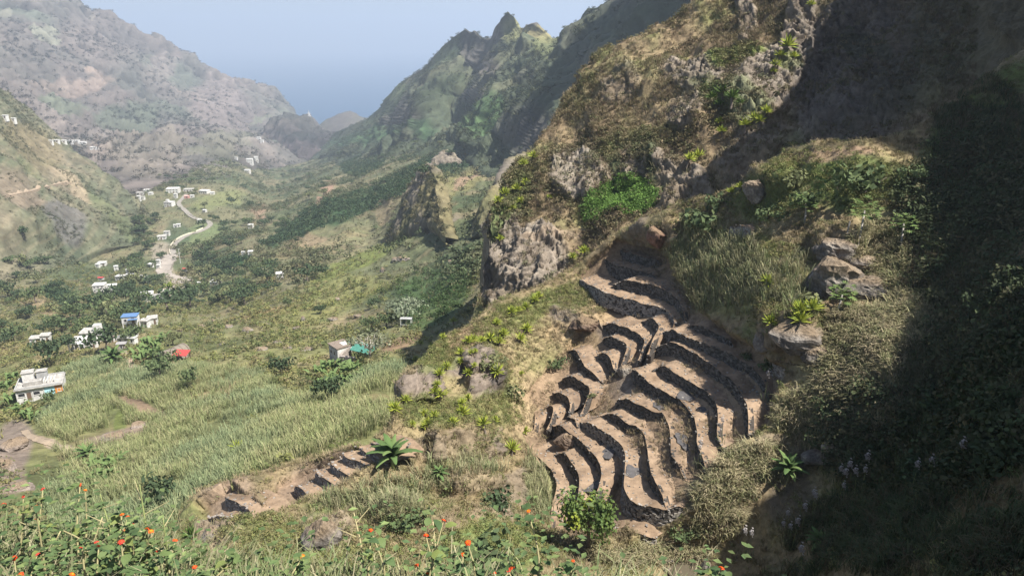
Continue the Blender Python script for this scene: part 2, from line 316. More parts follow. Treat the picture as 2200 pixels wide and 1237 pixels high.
# ---- valley floor and the long cane slope
def fn(PX, PY, P, N):
    near = sstep(640, 760, PY); n = spread(fbm(P * .05, 5)); m = spread(fbm(P * .015 + 7, 4), 2.6); f = spread(fbm(P * .2, 4))
    far = ramp(m, [C(.055, .072, .036), C(.09, .10, .052), C(.145, .135, .078), C(.115, .12, .06)])
    far = lerp(far, C(.2, .155, .095), sstep(.62, .85, n) * .5)
    nc = ramp(n, [C(.085, .095, .04), C(.14, .14, .06), C(.215, .17, .095)])
    col = lerp(far, nc, near); col = col * (0.75 + .5 * f)[..., None]
    F_, G_, B_ = C(.035, .068, .03), C(.10, .14, .045), C(.22, .16, .105)
    col = blobs(col, PX, PY, P, [(690, 470, 110, 22, -24, F_, .9), (800, 440, 110, 18, -24, F_, .9), (780, 355, 45, 22, -10, F_, .9), (950, 360, 120, 26, -22, F_, .9), (850, 400, 60, 12, -20, F_, .8), (610, 520, 50, 10, -15, F_, .8), (500, 575, 48, 18, -14, C(.04, .085, .035), .95), (870, 320, 60, 16, -10, B_, .8), (560, 455, 22, 12, 0, C(.25, .17, .12), .9), (702, 425, 12, 34, 25, C(.26, .17, .12), .95), (660, 520, 55, 12, -10, B_, .7), (640, 545, 50, 14, -8, C(.2, .165, .09), .8),
        (470, 430, 60, 14, -8, C(.16, .17, .075), .8), (430, 510, 50, 26, -20, C(.13, .16, .075), .8), (380, 510, 30, 30, 0, C(.05, .075, .04), .7), (820, 455, 26, 22, 0, C(.2, .16, .1), .8), (990, 400, 90, 22, -28, C(.17, .155, .065), .8), (1020, 385, 60, 8, -30, C(.25, .17, .12), .8), (940, 430, 30, 40, 0, C(.16, .14, .075), .8),
        (930, 500, 70, 16, -20, C(.17, .145, .12), .7), (800, 560, 160, 22, -24, C(.125, .145, .045), .9), (930, 640, 90, 60, -30, C(.05, .085, .03), .8), (560, 680, 90, 10, -14, C(.24, .17, .09), .9), (700, 660, 140, 40, -20, C(.165, .165, .06), .7), (130, 640, 36, 16, 20, C(.04, .075, .035), .9), (100, 660, 60, 22, 20, C(.22, .165, .1), .7), (860, 735, 50, 18, -20, C(.2, .13, .085), .8),
        (300, 870, 55, 10, 20, C(.2, .14, .095), .9), (250, 905, 14, 28, 5, C(.11, .13, .04), .9), (240, 930, 70, 12, -12, C(.19, .145, .11), .9), (25, 950, 42, 60, 10, C(.17, .135, .11), .95), (10, 1020, 46, 50, 0, C(.18, .14, .11), .9), (110, 950, 70, 8, 18, C(.27, .21, .16), .9), (820, 860, 60, 14, 0, C(.22, .17, .09), .6), (700, 800, 40, 14, 0, C(.2, .17, .08), .6), (350, 780, 30, 8, 0, C(.22, .16, .1), .8), (360, 590, 16, 50, -12, C(.3, .26, .22), .8), (385, 612, 30, 10, 10, C(.32, .27, .23), .8), (350, 545, 26, 20, 0, C(.28, .24, .2), .6)], .03, 7)
    return col, (fbm(P * .03, 4) - .5) * np.clip(np.linalg.norm(P, axis=-1) / 60, .6, 6) + (ridged(P * .15, 3) - .5) * np.clip(np.linalg.norm(P, axis=-1) / 160, .2, 1.6) + (ridged(P * .035 + 4, 3) - .5) * np.clip((P[..., 1] - 120) / 30, 0, 7) * sstep(480, 700, PX) * sstep(300, 420, PY)
up = [(-420, 640), (0, 590), (120, 560), (240, 500), (300, 425), (380, 385), (460, 345), (500, 338), (540, 308), (552, 330), (562, 360), (640, 353), (720, 332), (800, 305), (900, 296), (1000, 288), (1100, 290), (1340, 250)]
lo = [(-420, 1420), (300, 1400), (560, 1260), (760, 1130), (900, 1060), (1000, 950), (1100, 850), (1340, 660)]
sheet('valley', up, lo, VALLEY_CT, 560, 400, fn, mat_tint('valley_ground', .45, .4, .5, dist=.6), ((60, 20), (250, 90)), xr=(-420, 1340))

# ---- small rock spurs that stand out of the valley's right slope
def fn(PX, PY, P, N):
    n = spread(fbm(P * .06, 4)); m = spread(fbm(P * .03, 4), 2.5); col = ramp(n, [C(.07, .075, .036), C(.115, .10, .052), C(.14, .12, .068)])
    col = lerp(col, ramp(n, [C(.07, .062, .055), C(.13, .11, .09), C(.16, .14, .115)]), sstep(.35, .65, m) * .9); fine = ridged(P * np.array([.22, .22, .08]), 4) - .5; return col * (1 + 1.2 * fine)[..., None], cliffy(P, .05, .3) * 6 + fine * 4  # painted shading: tint follows the fine relief, dark in its recesses
for k, (up, lo, dz) in enumerate([
    ([(828, 521), (856, 474), (874, 432), (890, 396), (905, 371), (917, 356), (927, 352), (937, 364), (945, 392), (951, 428), (958, 478), (970, 517)], [(828, 526), (900, 532), (970, 522)], 1.7),
    ([(926, 356), (938, 338), (950, 328), (962, 325), (974, 334), (990, 352)], [(926, 364), (990, 362)], 1.2),
    ([(1012, 505), (1026, 470), (1042, 440), (1056, 412), (1072, 390), (1095, 352), (1130, 330)], [(1012, 515), (1060, 520), (1130, 480)], 1.3)]):
    xl = [q[0] for q in lo]; yl_ = [q[1] for q in lo]; xs_ = np.linspace(up[0][0], up[-1][0], 7); ct = []
    for x in xs_:
        yb = float(np.interp(x, xl, yl_)); yt = float(np.interp(x, [q[0] for q in up], [q[1] for q in up])); db = float(VF(np.array([x]), np.array([yb]))[0])
        for f_ in (0, .5, 1): ct.append((x, yb + (yt - yb) * f_, db * (.985 + dz * f_ * (yb - yt) / 1600)))
    sheet('rock_spur', up, lo, ct, 90, 60, fn, mat_tint('rock_spur_face', .3, .35, .6, dist=1), ((6, 5), (30, 40), (60, 90)), xr=(up[0][0], up[-1][0]), dfun=sink(.3, 1.01))

# ---- the big brown spur behind the terraces, and the gully wall to its right
SPUR_CT = [(1015, 700, 106), (1030, 640, 109), (1060, 500, 116), (1100, 380, 124), (1150, 320, 134), (1240, 190, 143), (1300, 125, 145), (1440, 60, 142), (1560, 0, 140), (1600, -100, 150), (1100, 690, 102), (1200, 640, 101), (1200, 560, 106), (1150, 580, 105), (1130, 480, 113), (1200, 500, 111), (1230, 380, 117), (1180, 400, 119), (1290, 400, 111), (1340, 440, 112), (1340, 490, 104), (1300, 300, 122), (1400, 330, 112), (1250, 260, 132), (1400, 200, 124), (1380, 120, 136), (1550, 215, 112), (1500, 100, 128), (1500, 160, 121), (1620, 180, 111), (1620, 60, 120), (1690, 110, 112), (1750, 50, 113), (1640, 260, 102), (1480, 300, 108), (1480, 400, 101), (1440, 470, 96), (1440, 540, 92),
    (1700, 250, 104), (1720, 180, 110), (1800, 150, 108), (1850, 50, 108), (1900, 100, 102), (1800, 250, 97), (1950, 280, 86), (2000, 150, 92), (2200, 0, 84), (2200, 100, 82), (2200, 230, 74), (1700, 330, 90), (1570, 400, 94), (1850, 360, 76), (2400, -100, 76), (2400, 120, 66), (1900, -150, 118), (2200, -150, 95)]
def fn(PX, PY, P, N):
    n = spread(fbm(P * .16, 5)); m = spread(fbm(P * .07 + 3, 4), 2.6); f = spread(fbm(P * .6, 3))
    grass = ramp(n, [C(.115, .088, .052), C(.175, .13, .08), C(.21, .165, .095), C(.145, .145, .062)])
    crk = ridged(P * np.array([1.5, 1.5, .5]) + 5, 4); rock = ramp(np.clip(f * .6 + spread(crk, 2.5) * .4, 0, 1), [C(.05, .042, .036), C(.13, .105, .082), C(.18, .15, .12), C(.23, .2, .165)])
    steep = sstep(.62, .30, N[..., 2])
    rm = blobs(np.zeros(P.shape), PX, PY, P, [(1245, 380, 60, 60, 0, C(1, 1, 1)), (1150, 570, 80, 75, 0, C(1, 1, 1)), (1080, 560, 40, 120, 8, C(1, 1, 1)), (1370, 370, 80, 50, 0, C(1, 1, 1), .9), (1500, 165, 70, 45, 0, C(1, 1, 1), .9), (1640, 200, 60, 110, 25, C(1, 1, 1), .9), (1720, 60, 30, 90, 20, C(1, 1, 1), .9), (1600, 40, 20, 60, 0, C(1, 1, 1), .7), (1340, 190, 50, 26, -30, C(1, 1, 1), .5), (1480, 250, 50, 40, 0, C(1, 1, 1), .7), (1830, 170, 130, 190, 20, C(1, 1, 1), 1), (1640, 360, 90, 80, -20, C(1, 1, 1), .6), (1480, 420, 60, 60, 0, C(1, 1, 1), .8), (2000, 100, 80, 120, 0, C(1, 1, 1), .7)], .25, 9)[..., 0]
    rm = np.clip(np.maximum(rm * (0.45 + .9 * m), steep * .6 * m), 0, 1)
    col = lerp(grass, rock, rm); RM[0] = rm
    col = blobs(col, PX, PY, P, [(1245, 380, 34, 44, 0, C(.26, .225, .18), .45), (1160, 590, 60, 50, 0, C(.2, .165, .13), .3), (1340, 445, 72, 42, -10, BRIGHT * .75, .95), (1270, 470, 36, 40, 0, C(.24, .22, .09), .8), (1190, 520, 70, 10, 0, C(.26, .2, .145), .7), (1110, 430, 34, 50, 15, C(.10, .14, .04), .8), (1090, 470, 20, 60, 20, C(.09, .125, .04), .8), (1590, 130, 60, 22, -20, C(.15, .19, .045), .85), (1500, 118, 70, 14, 0, C(.17, .185, .06), .7), (1380, 320, 26, 40, 0, C(.07, .085, .035), .7), (1325, 340, 14, 50, 0, C(.06, .08, .035), .8), (1410, 350, 12, 60, 5, C(.06, .08, .035), .8), (1400, 290, 60, 16, 0, C(.17, .16, .07), .6), (1550, 220, 40, 18, 0, C(.09, .14, .04), .8), (1600, 255, 50, 30, 0, C(.09, .13, .04), .5), (1690, 150, 30, 30, 0, C(.12, .15, .05), .6), (1870, 110, 70, 30, 20, C(.06, .08, .035), .7), (1980, 180, 130, 60, -35, C(.10, .10, .05), .6), (1520, 190, 30, 16, 0, C(.07, .08, .04), .7), (1850, 150, 150, 190, 15, C(.075, .066, .06), .6), (2110, 60, 160, 150, 0, C(.08, .075, .05), .75)], .2, 9)
    d = (fbm(P * .06, 4) - .5) * 7 + (ridged(P * np.array([.1, .1, .05]), 3) - .5) * 4 + cliffy(P, .30, .3) * (1.0 + 2.6 * rm) + (crk - .5) * (.3 + 2.0 * rm)
    return col, d * (1 - .75 * sstep(1075, 1020, PX))
up = [(1012, 705), (1030, 640), (1050, 560), (1062, 480), (1100, 380), (1150, 320), (1195, 262), (1240, 190), (1262, 160), (1300, 125), (1340, 108), (1380, 92), (1440, 60), (1500, 32), (1560, -2), (1700, -60), (2000, -150), (2420, -230)]
lo = [(1012, 740), (1100, 740), (1250, 680), (1450, 580), (1600, 500), (1700, 430), (1850, 400), (2000, 360), (2200, 270), (2420, 160)]
sheet('spur', up, lo, SPUR_CT, 500, 330, fn, mat_tint('spur_face', 1.3, .45, .7, dist=.3), ((3, 2), (12, 18), (30, 70), (60, 140)), skirt=6)

# ---- the terraced hillside and its right flank
def terr_d(px, py, s=.66):
    u = (np.asarray(px, float) - 1100) / FPX; v = (np.asarray(py, float) - 618.5) / FPX
    zc = SP + v * CP; Y = CP - v * SP
    return (33.2 + s * (8.3 * .975 + 62.7 * .22)) / (zc + s * (.975 * u + .22 * Y))
TPOLY = [(1125, 850), (1200, 760), (1290, 660), (1240, 590), (1320, 515), (1420, 530), (1500, 670), (1590, 730), (1700, 800), (1640, 920), (1540, 1010), (1490, 1090), (1330, 1160), (1180, 1140), (1180, 1040), (1130, 950)]
TPOLY2 = [(425, 1090), (500, 1042), (565, 1085), (600, 1030), (700, 985), (790, 938), (850, 950), (830, 985), (740, 1035), (650, 1080), (565, 1130), (440, 1135)]
HILL_CT = [(x, y, float(terr_d(x, y))) for x, y in [(1150, 900), (1200, 800), (1300, 700), (1260, 600), (1350, 540), (1420, 560), (1450, 650), (1550, 730), (1650, 800), (1620, 900), (1530, 1000), (1470, 1080), (1300, 1140), (1200, 1120), (1200, 1000), (1300, 900), (1400, 800), (1350, 1000), (1500, 900), (1450, 740)]] + [
    (400, 1150, 55), (440, 1085, 58), (450, 1128, 55.5), (480, 1060, 57.5), (520, 1040, 57.8), (600, 1030, 58.8), (640, 1048, 58), (700, 1000, 57.4), (750, 968, 57), (800, 945, 56.6), (850, 918, 58), (850, 985, 55.5), (870, 850, 64), (900, 790, 72), (960, 722, 81), (1060, 665, 88), (1200, 600, 94), (1300, 520, 93), (1420, 470, 88), (900, 900, 62), (1000, 850, 68), (1050, 760, 77), (1000, 950, 63), (1090, 900, 69), (1000, 1000, 59.5), (900, 1050, 55), (700, 1100, 51), (600, 1150, 47), (700, 1237, 41), (1000, 1150, 50), (1000, 1237, 45), (1150, 1237, 48), (400, 1300, 38), (1200, 1200, 53), (900, 1350, 35), (1300, 1350, 44),
    (1300, 1200, 54.5), (1480, 1210, 56.5), (1600, 1130, 55.5), (1740, 1000, 55.5), (1500, 480, 83), (1570, 405, 80), (1650, 345, 78), (1700, 322, 76), (1850, 300, 69), (1960, 282, 69), (2060, 212, 74), (2200, 122, 76), (2360, 40, 76), (1700, 420, 71), (1650, 600, 65), (1790, 600, 62.5), (1850, 480, 66), (1950, 450, 64), (1900, 650, 59), (2000, 600, 57), (2200, 350, 62), (2200, 600, 46), (2200, 900, 37), (2360, 700, 40), (2360, 1350, 19), (2200, 1237, 26), (2000, 1237, 33), (1800, 1237, 42), (1600, 1237, 51), (2000, 900, 47), (1900, 800, 53), (1820, 950, 53), (1900, 1100, 43), (1700, 1120, 51)]
def fn(PX, PY, P, N):
    n = spread(fbm(P * .25, 5)); m = spread(fbm(P * .1 + 3, 4), 2.6); f = spread(fbm(P * 1.1, 3))
    col = ramp(n, [C(.12, .105, .055), C(.19, .145, .085), C(.235, .19, .105), C(.15, .15, .06)])
    tm = polymask(PX, PY, P, TPOLY, .4, 5); tm2 = polymask(PX, PY, P, TPOLY2, .4, 3)
    col = lerp(col, ramp(n, [SOIL * .8, SOIL, SOILL]), np.maximum(tm, tm2 * .9) * .9)
    steep = sstep(.6, .32, N[..., 2])
    rm = blobs(np.zeros(P.shape), PX, PY, P, [(905, 830, 45, 36, -30, C(1, 1, 1)), (1040, 815, 40, 40, -40, C(1, 1, 1)), (1010, 780, 60, 22, -25, C(1, 1, 1), .8), (1000, 960, 80, 40, 0, C(1, 1, 1), .8), (930, 960, 40, 30, 0, C(1, 1, 1)), (1250, 690, 70, 26, 20, C(1, 1, 1), .8), (1000, 1030, 90, 30, 0, C(1, 1, 1), .7), (1410, 505, 50, 26, 0, C(1, 1, 1)), (1620, 395, 40, 30, 0, C(1, 1, 1), .6), (1800, 540, 70, 50, 0, C(1, 1, 1), .6), (700, 1140, 55, 50, 0, C(1, 1, 1), .8), (470, 1150, 60, 40, 0, C(1, 1, 1), .7), (1700, 720, 60, 40, 0, C(1, 1, 1), .8), (1100, 1050, 60, 40, 0, C(1, 1, 1), .5), (900, 1120, 120, 26, 0, C(1, 1, 1), .5), (1060, 1110, 50, 30, 0, C(1, 1, 1), .6), (1300, 800, 60, 40, 30, C(1, 1, 1), .4), (1350, 790, 30, 50, 30, C(1, 1, 1), .6), (1230, 960, 34, 26, 0, C(1, 1, 1), .5), (1680, 970, 70, 30, 10, C(1, 1, 1), .5)], .35, 9)[..., 0]
    rm = np.clip(np.maximum(rm * (0.5 + .7 * m), steep * .5 * m), 0, 1); RM[0] = rm
    col = lerp(col, ramp(f, [C(.085, .075, .068), C(.155, .125, .10), C(.2, .165, .135)]), rm)
    G1, G2, D1 = C(.10, .15, .04), C(.13, .15, .05), C(.28, .205, .12)
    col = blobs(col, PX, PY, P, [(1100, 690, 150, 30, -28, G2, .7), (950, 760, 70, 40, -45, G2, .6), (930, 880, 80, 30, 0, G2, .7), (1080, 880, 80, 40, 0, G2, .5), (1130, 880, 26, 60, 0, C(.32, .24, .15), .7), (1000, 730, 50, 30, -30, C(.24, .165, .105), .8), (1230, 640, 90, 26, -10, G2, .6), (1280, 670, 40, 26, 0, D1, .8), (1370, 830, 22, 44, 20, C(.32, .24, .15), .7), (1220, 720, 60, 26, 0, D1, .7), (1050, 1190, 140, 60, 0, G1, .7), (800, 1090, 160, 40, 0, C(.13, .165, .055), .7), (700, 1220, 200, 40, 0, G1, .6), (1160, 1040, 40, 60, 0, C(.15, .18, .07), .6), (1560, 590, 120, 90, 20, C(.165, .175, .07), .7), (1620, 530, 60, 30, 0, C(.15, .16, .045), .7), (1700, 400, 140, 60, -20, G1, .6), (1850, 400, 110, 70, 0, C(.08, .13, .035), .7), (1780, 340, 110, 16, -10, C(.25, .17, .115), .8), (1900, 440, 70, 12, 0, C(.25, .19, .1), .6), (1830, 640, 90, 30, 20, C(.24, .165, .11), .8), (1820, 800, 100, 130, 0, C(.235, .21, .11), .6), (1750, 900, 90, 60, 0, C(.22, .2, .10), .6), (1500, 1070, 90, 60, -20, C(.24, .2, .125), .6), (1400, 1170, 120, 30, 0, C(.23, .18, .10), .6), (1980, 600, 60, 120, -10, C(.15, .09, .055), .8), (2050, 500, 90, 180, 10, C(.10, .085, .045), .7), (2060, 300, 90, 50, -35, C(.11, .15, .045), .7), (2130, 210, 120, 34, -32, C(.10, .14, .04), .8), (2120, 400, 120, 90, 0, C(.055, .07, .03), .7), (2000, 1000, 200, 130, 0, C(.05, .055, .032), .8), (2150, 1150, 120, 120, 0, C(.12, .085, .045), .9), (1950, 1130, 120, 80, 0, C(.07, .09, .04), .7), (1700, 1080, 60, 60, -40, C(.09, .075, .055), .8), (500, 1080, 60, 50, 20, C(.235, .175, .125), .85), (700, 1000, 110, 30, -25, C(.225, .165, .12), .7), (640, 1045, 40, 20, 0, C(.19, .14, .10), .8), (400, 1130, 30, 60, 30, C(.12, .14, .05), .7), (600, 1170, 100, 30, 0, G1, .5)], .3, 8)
    d = (fbm(P * .12, 4) - .5) * 2.6 * (1 - tm) + (cliffy(P, .45, .35) * (.5 + 1.8 * rm) + (ridged(P * 1.3, 3) - .5) * (.16 + .4 * rm)) * (1 - tm)
    fall = sstep(.0, 1.0, np.clip(tm, 0, 1))
    return col, d * (1 - .7 * tm2) - .95 * fall - .55 * tm2
CRAGS = [(900, 800, 868, 46, .06), (1040, 782, 850, 46, .06), (995, 925, 1015, 84, .05), (1258, 676, 722, 62, .05), (1410, 486, 532, 52, .05), (1700, 690, 775, 60, .03), (1020, 1030, 1085, 70, .06), (900, 1108, 1150, 110, .06), (1800, 500, 570, 60, .04), (1660, 378, 420, 46, .06), (1300, 1150, 1190, 90, .05)]
def crag_d(PX, PY, D):
    """rock steps: a steep face with a shelf on top"""
    n = vnoise(np.stack([PX * .03, PY * .03, 0 * PX], -1)) * 16 - 8
    for cx, yt, yb, hw, s in CRAGS:
        y = PY + n; w = sstep(1.0, .6, np.abs(PX + n - cx) / hw); g = np.clip(yb - y, 0, yb - yt) * sstep(yt - 34, yt, y); D = D - s * g * w
    return D
up = [(240, 1420), (330, 1260), (395, 1150), (418, 1098), (440, 1072), (480, 1052), (520, 1036), (600, 1012), (660, 990), (700, 972), (760, 950), (815, 938), (838, 918), (852, 892), (864, 856), (882, 806), (905, 775), (935, 745), (960, 724), (1010, 700), (1060, 667), (1130, 630), (1200, 600), (1250, 566), (1300, 524), (1360, 488), (1420, 466), (1480, 430), (1530, 418), (1570, 396), (1640, 348), (1700, 322), (1780, 308), (1850, 298), (1960, 280), (2060, 208), (2200, 118), (2380, 20)]
lo = [(240, 1440), (700, 1440), (1300, 1440), (2380, 1440)]
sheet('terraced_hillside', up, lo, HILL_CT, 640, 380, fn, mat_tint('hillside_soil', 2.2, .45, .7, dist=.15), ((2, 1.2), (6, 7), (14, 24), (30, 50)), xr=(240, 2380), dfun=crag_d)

# ---- the bank just below the camera
def fn(PX, PY, P, N):
    n = spread(fbm(P * 1.5, 4)); return ramp(n, [C(.06, .075, .03), C(.13, .12, .06), C(.2, .15, .09)]), (fbm(P * .9, 4) - .5) * .6
up = [(-900, 1160), (-300, 1150), (0, 1155), (250, 1180), (420, 1225), (700, 1262), (1000, 1270), (1400, 1290), (1900, 1330), (2600, 1350)]
lo = [(-900, 2600), (2600, 2600)]
ct = [(-900, 1160, 7), (0, 1155, 6.6), (300, 1190, 6.2), (700, 1262, 5.4), (1200, 1280, 5.2), (2600, 1350, 6), (-900, 1600, 3.4), (500, 1500, 3.5), (1500, 1600, 3.2), (2600, 1700, 3), (-900, 2600, 1.3), (1000, 2600, 1.3), (2600, 2600, 1.3)]
sheet('bank', up, lo, ct, 140, 60, fn, mat_tint('bank_soil', 12, .5, .6, dist=.03), ((.6, .8), (2, 4), (5, 14), (9, 24)))
# ------------------------------------------------------------------ the out-of-frame mountain that shades the right flank
def all_bvh(names=None):
    V, F, k, own = [], [], 0, []
    for si, s in enumerate(SHEETS):
        if names and s['name'] not in names: continue
        p = s['P'].reshape(-1, 3); V.append(p); F.append(s['F'] + k); own.append(np.full(len(s['F']), si)); k += len(p)
    V = np.concatenate(V); F = np.concatenate(F)
    return BVHTree.FromPolygons(V.tolist(), F.tolist()), np.concatenate(own)
BVH, OWN = all_bvh()
def hit(px, py):
    """first terrain point seen through a photo pixel: position, normal, depth"""
    d = ray(px, py, 1.0); L = np.linalg.norm(d); loc, nor, i, dist = BVH.ray_cast(Vector((0, 0, 0)), Vector(d / L), 20000)
    if loc is None: return hit(px, py + 3) if py < 400 else None
    if nor.dot(Vector(d)) > 0: nor = -nor
    return loc, nor, dist / L
def drop(x, y, z=500):
    loc, nor, i, dist = BVH.ray_cast(Vector((x, y, z)), Vector((0, 0, -1)), 3000); return loc
def fn_c(PX, PY, P, N):
    n = spread(fbm(P * .1, 4)); return ramp(n, [C(.07, .07, .05), C(.13, .11, .08)]), 0 * n
def caster(name, pts, ts, up_ext, mat):
    pts = list(pts)
    """a mountainside whose lower-left edge lies on the sun lines through the given shade-edge pixels"""
    base = []
    for (px, py), t in zip(pts, ts):
        h = hit(px, py); base.append(np.array(h[0]) + SUN * t)
    base = np.array(base); k = np.linspace(0, len(base) - 1, len(base) * 6); bb = np.stack([np.interp(k, np.arange(len(base)), base[:, a]) for a in range(3)], -1)
    rgh = (np.stack([fbm(bb * .12 + q * 7, 3) for q in range(3)], -1) - .5) * 3.0; bb = bb + rgh
    rows = [bb + np.array([26., 4, -30]), bb + np.array([5., 1, -7]), bb, bb + np.array([6., 1, 3])] + [bb + np.array(u) for u in up_ext]
    P = np.array(rows); H, W = P.shape[:2]; idx = np.arange(H * W).reshape(H, W)
    F = np.stack([idx[:-1, :-1], idx[:-1, 1:], idx[1:, 1:], idx[1:, :-1]], -1).reshape(-1, 4)
    n = spread(fbm(P * .1, 4)); o = mesh_np(name, P.reshape(-1, 3), F, True, mat, ramp(n, [C(.07, .07, .05), C(.13, .11, .08)]).reshape(-1, 3)); tag(o, kind='structure')
    return base
cm = mat_tint('upper_cliff_rock', .5, .4, .5, dist=.5)
CAST1 = caster('cliff', [(1776, 20), (1738, 110), (1690, 200), (1640, 285), (1560, 340), (1490, 400), (1452, 445)], [85, 85, 85, 85, 88, 90, 92], [(40, 6, 34), (130, -10, 110), (330, 40, 230)], cm)
CAST2 = caster('cliff', [(1640, 352), (1720, 318), (1800, 308), (1880, 318), (1950, 345), (1966, 420), (1945, 520), (1905, 650), (1885, 760), (1865, 860), (1800, 940), (1745, 1010), (1660, 1090), (1585, 1160), (1530, 1230), (1480, 1330), (1440, 1420)], [95, 95, 90, 85, 80, 72, 68, 64, 60, 58, 56, 54, 52, 50, 48, 46, 44], [(30, 0, 25), (90, 0, 50)], cm)
CAST3 = caster('mountain', [(1335, 6), (1292, 36), (1252, 66), (1210, 112), (1168, 163), (1149, 204), (1126, 240), (1112, 285), (1100, 318)], [430, 420, 410, 400, 390, 380, 370, 360, 350], [(150, -60, 120), (520, 40, 220)], cm)

# ------------------------------------------------------------------ dry stone terraces, traced wall by wall
def zoom6(pts): return [(1100 + x / 2.248, 650 + y / 2.248) for x, y in pts]
WALLS = [  # top edge in photo pixels, bench width, label
 ([(1318, 524), (1331, 535), (1361, 545), (1402, 555), (1440, 562)], 4.5, 'short grey terrace wall right below the reddish rock outcrop, highest of the terraces'),
 ([(1287, 548), (1304, 557), (1334, 571), (1378, 582), (1429, 592)], 4, 'second terrace wall from the top with straw coloured soil above it'),
 ([(1317, 597), (1351, 601), (1385, 607), (1419, 617), (1440, 628), (1460, 645), (1477, 674)], 4, 'third terrace wall from the top, bending down to a dark hooked end'),
 ([(1240, 592), (1262, 607), (1297, 625), (1317, 632), (1351, 642), (1385, 651), (1419, 659), (1440, 672), (1452, 690), (1440, 705)], 3.6, 'long pale upper terrace wall below the straw covered bank, bright grey face'),
 ([(1380, 673), (1397, 681), (1411, 690), (1419, 701), (1409, 724), (1394, 745)], 2.6, 'short dark terrace wall curling back under the hooked upper bench'),
 ([(1298, 683), (1331, 697), (1362, 710), (1384, 723), (1387, 738), (1374, 758)], 2.6, 'grey terrace wall beside the overhanging brown rock, upper of a pair'),
 ([(1298, 710), (1322, 723), (1345, 735), (1350, 747), (1338, 768)], 2.4, 'grey terrace wall beside the overhanging brown rock, lower of a pair'),
 ([(1285, 746), (1309, 763), (1324, 782)], 2.2, 'short steep wall between two small benches left of the central rocky gully'),
 ([(1220, 740), (1242, 754), (1250, 769), (1266, 792), (1298, 805)], 3.2, 'stepped terrace wall beside the round green bush, left of the gully'),
 ([(1209, 795), (1233, 807), (1256, 821), (1270, 833), (1266, 851), (1250, 874)], 2.8, 'black faced terrace wall left of the gully, below the stepped wall'),
 ([(1190, 829), (1207, 841), (1228, 859), (1225, 872)], 2.2, 'small dark wall on the left side, with a square face'),
 ([(1180, 857), (1191, 872), (1190, 891), (1177, 910)], 2.2, 'small bowed wall facing away to the left between two narrow benches'),
 ([(1124, 861), (1138, 868), (1151, 886), (1152, 908), (1147, 924)], 2.6, 'outermost dark wall at the left edge of the terraces, beside straw coloured grass'),
 ([(1222, 884), (1238, 899), (1246, 914)], 1.8, 'tiny dark wall stub where the lower benches meet'),
 ([(1474, 686), (1500, 697), (1530, 709), (1567, 726), (1592, 744)], 4, 'dark wall under the tall green cane at the upper right of the terraces'),
 ([(1430, 694), (1469, 717), (1523, 739), (1571, 761), (1611, 783), (1638, 806), (1657, 832)], 4, 'long wall crossing the upper right side, topmost of the five sweeping walls'),
 ([(1412, 728), (1438, 731), (1460, 739), (1500, 761), (1545, 792), (1580, 823), (1603, 855), (1612, 886), (1615, 912)], 4, 'second sweeping wall from the top right, ending in a sharp dark point'),
 ([(1405, 780), (1420, 777), (1456, 801), (1491, 823), (1523, 841), (1543, 868), (1547, 899), (1546, 926), (1560, 942)], 4, 'third sweeping wall, with a grey puddle on the bench above its left half'),
 ([(1362, 776), (1371, 797), (1402, 823), (1438, 846), (1469, 863), (1492, 890), (1502, 926), (1503, 957), (1528, 1006)], 4, 'fourth sweeping wall, starting at the top of the central gully'),
 ([(1327, 841), (1367, 863), (1402, 881), (1429, 890), (1442, 917), (1445, 944), (1449, 979), (1480, 1012)], 3.8, 'fifth sweeping wall, with two silvery grass plumes at its lower end'),
 ([(1291, 874), (1322, 886), (1353, 908), (1382, 921), (1393, 952), (1398, 988), (1409, 1028), (1440, 1077)], 3.8, 'sinuous dark wall running down to the bright stone end wall'),
 ([(1249, 889), (1278, 912), (1309, 930), (1336, 952), (1347, 975), (1346, 1019), (1346, 1050), (1367, 1077), (1411, 1088), (1455, 1088), (1505, 1070)], 3.6, 'wall that turns from a dark face into a sunlit pale stone end wall'),
 ([(1189, 897), (1216, 921), (1247, 944), (1273, 970), (1291, 993), (1296, 1019), (1288, 1050), (1272, 1082)], 3.4, 'curved dark wall coming down behind the yellow green tree'),
 ([(1196, 955), (1216, 970), (1233, 993), (1247, 1019), (1248, 1045), (1240, 1092)], 3.2, 'low curved wall with a small bright plant rooted in its face'),
 ([(1132, 948), (1147, 968), (1167, 988), (1189, 1010), (1200, 1041), (1190, 1086), (1184, 1142)], 3.2, 'lowest wall on the left, half hidden by tall green cane'),
 ([(1280, 1120), (1320, 1132), (1365, 1140), (1410, 1138)], 2.5, 'low pale rubble wall beside the trunk of the yellow green tree, lowest of the terraces'),
]
HF = rbf_fit(HILL_CT)
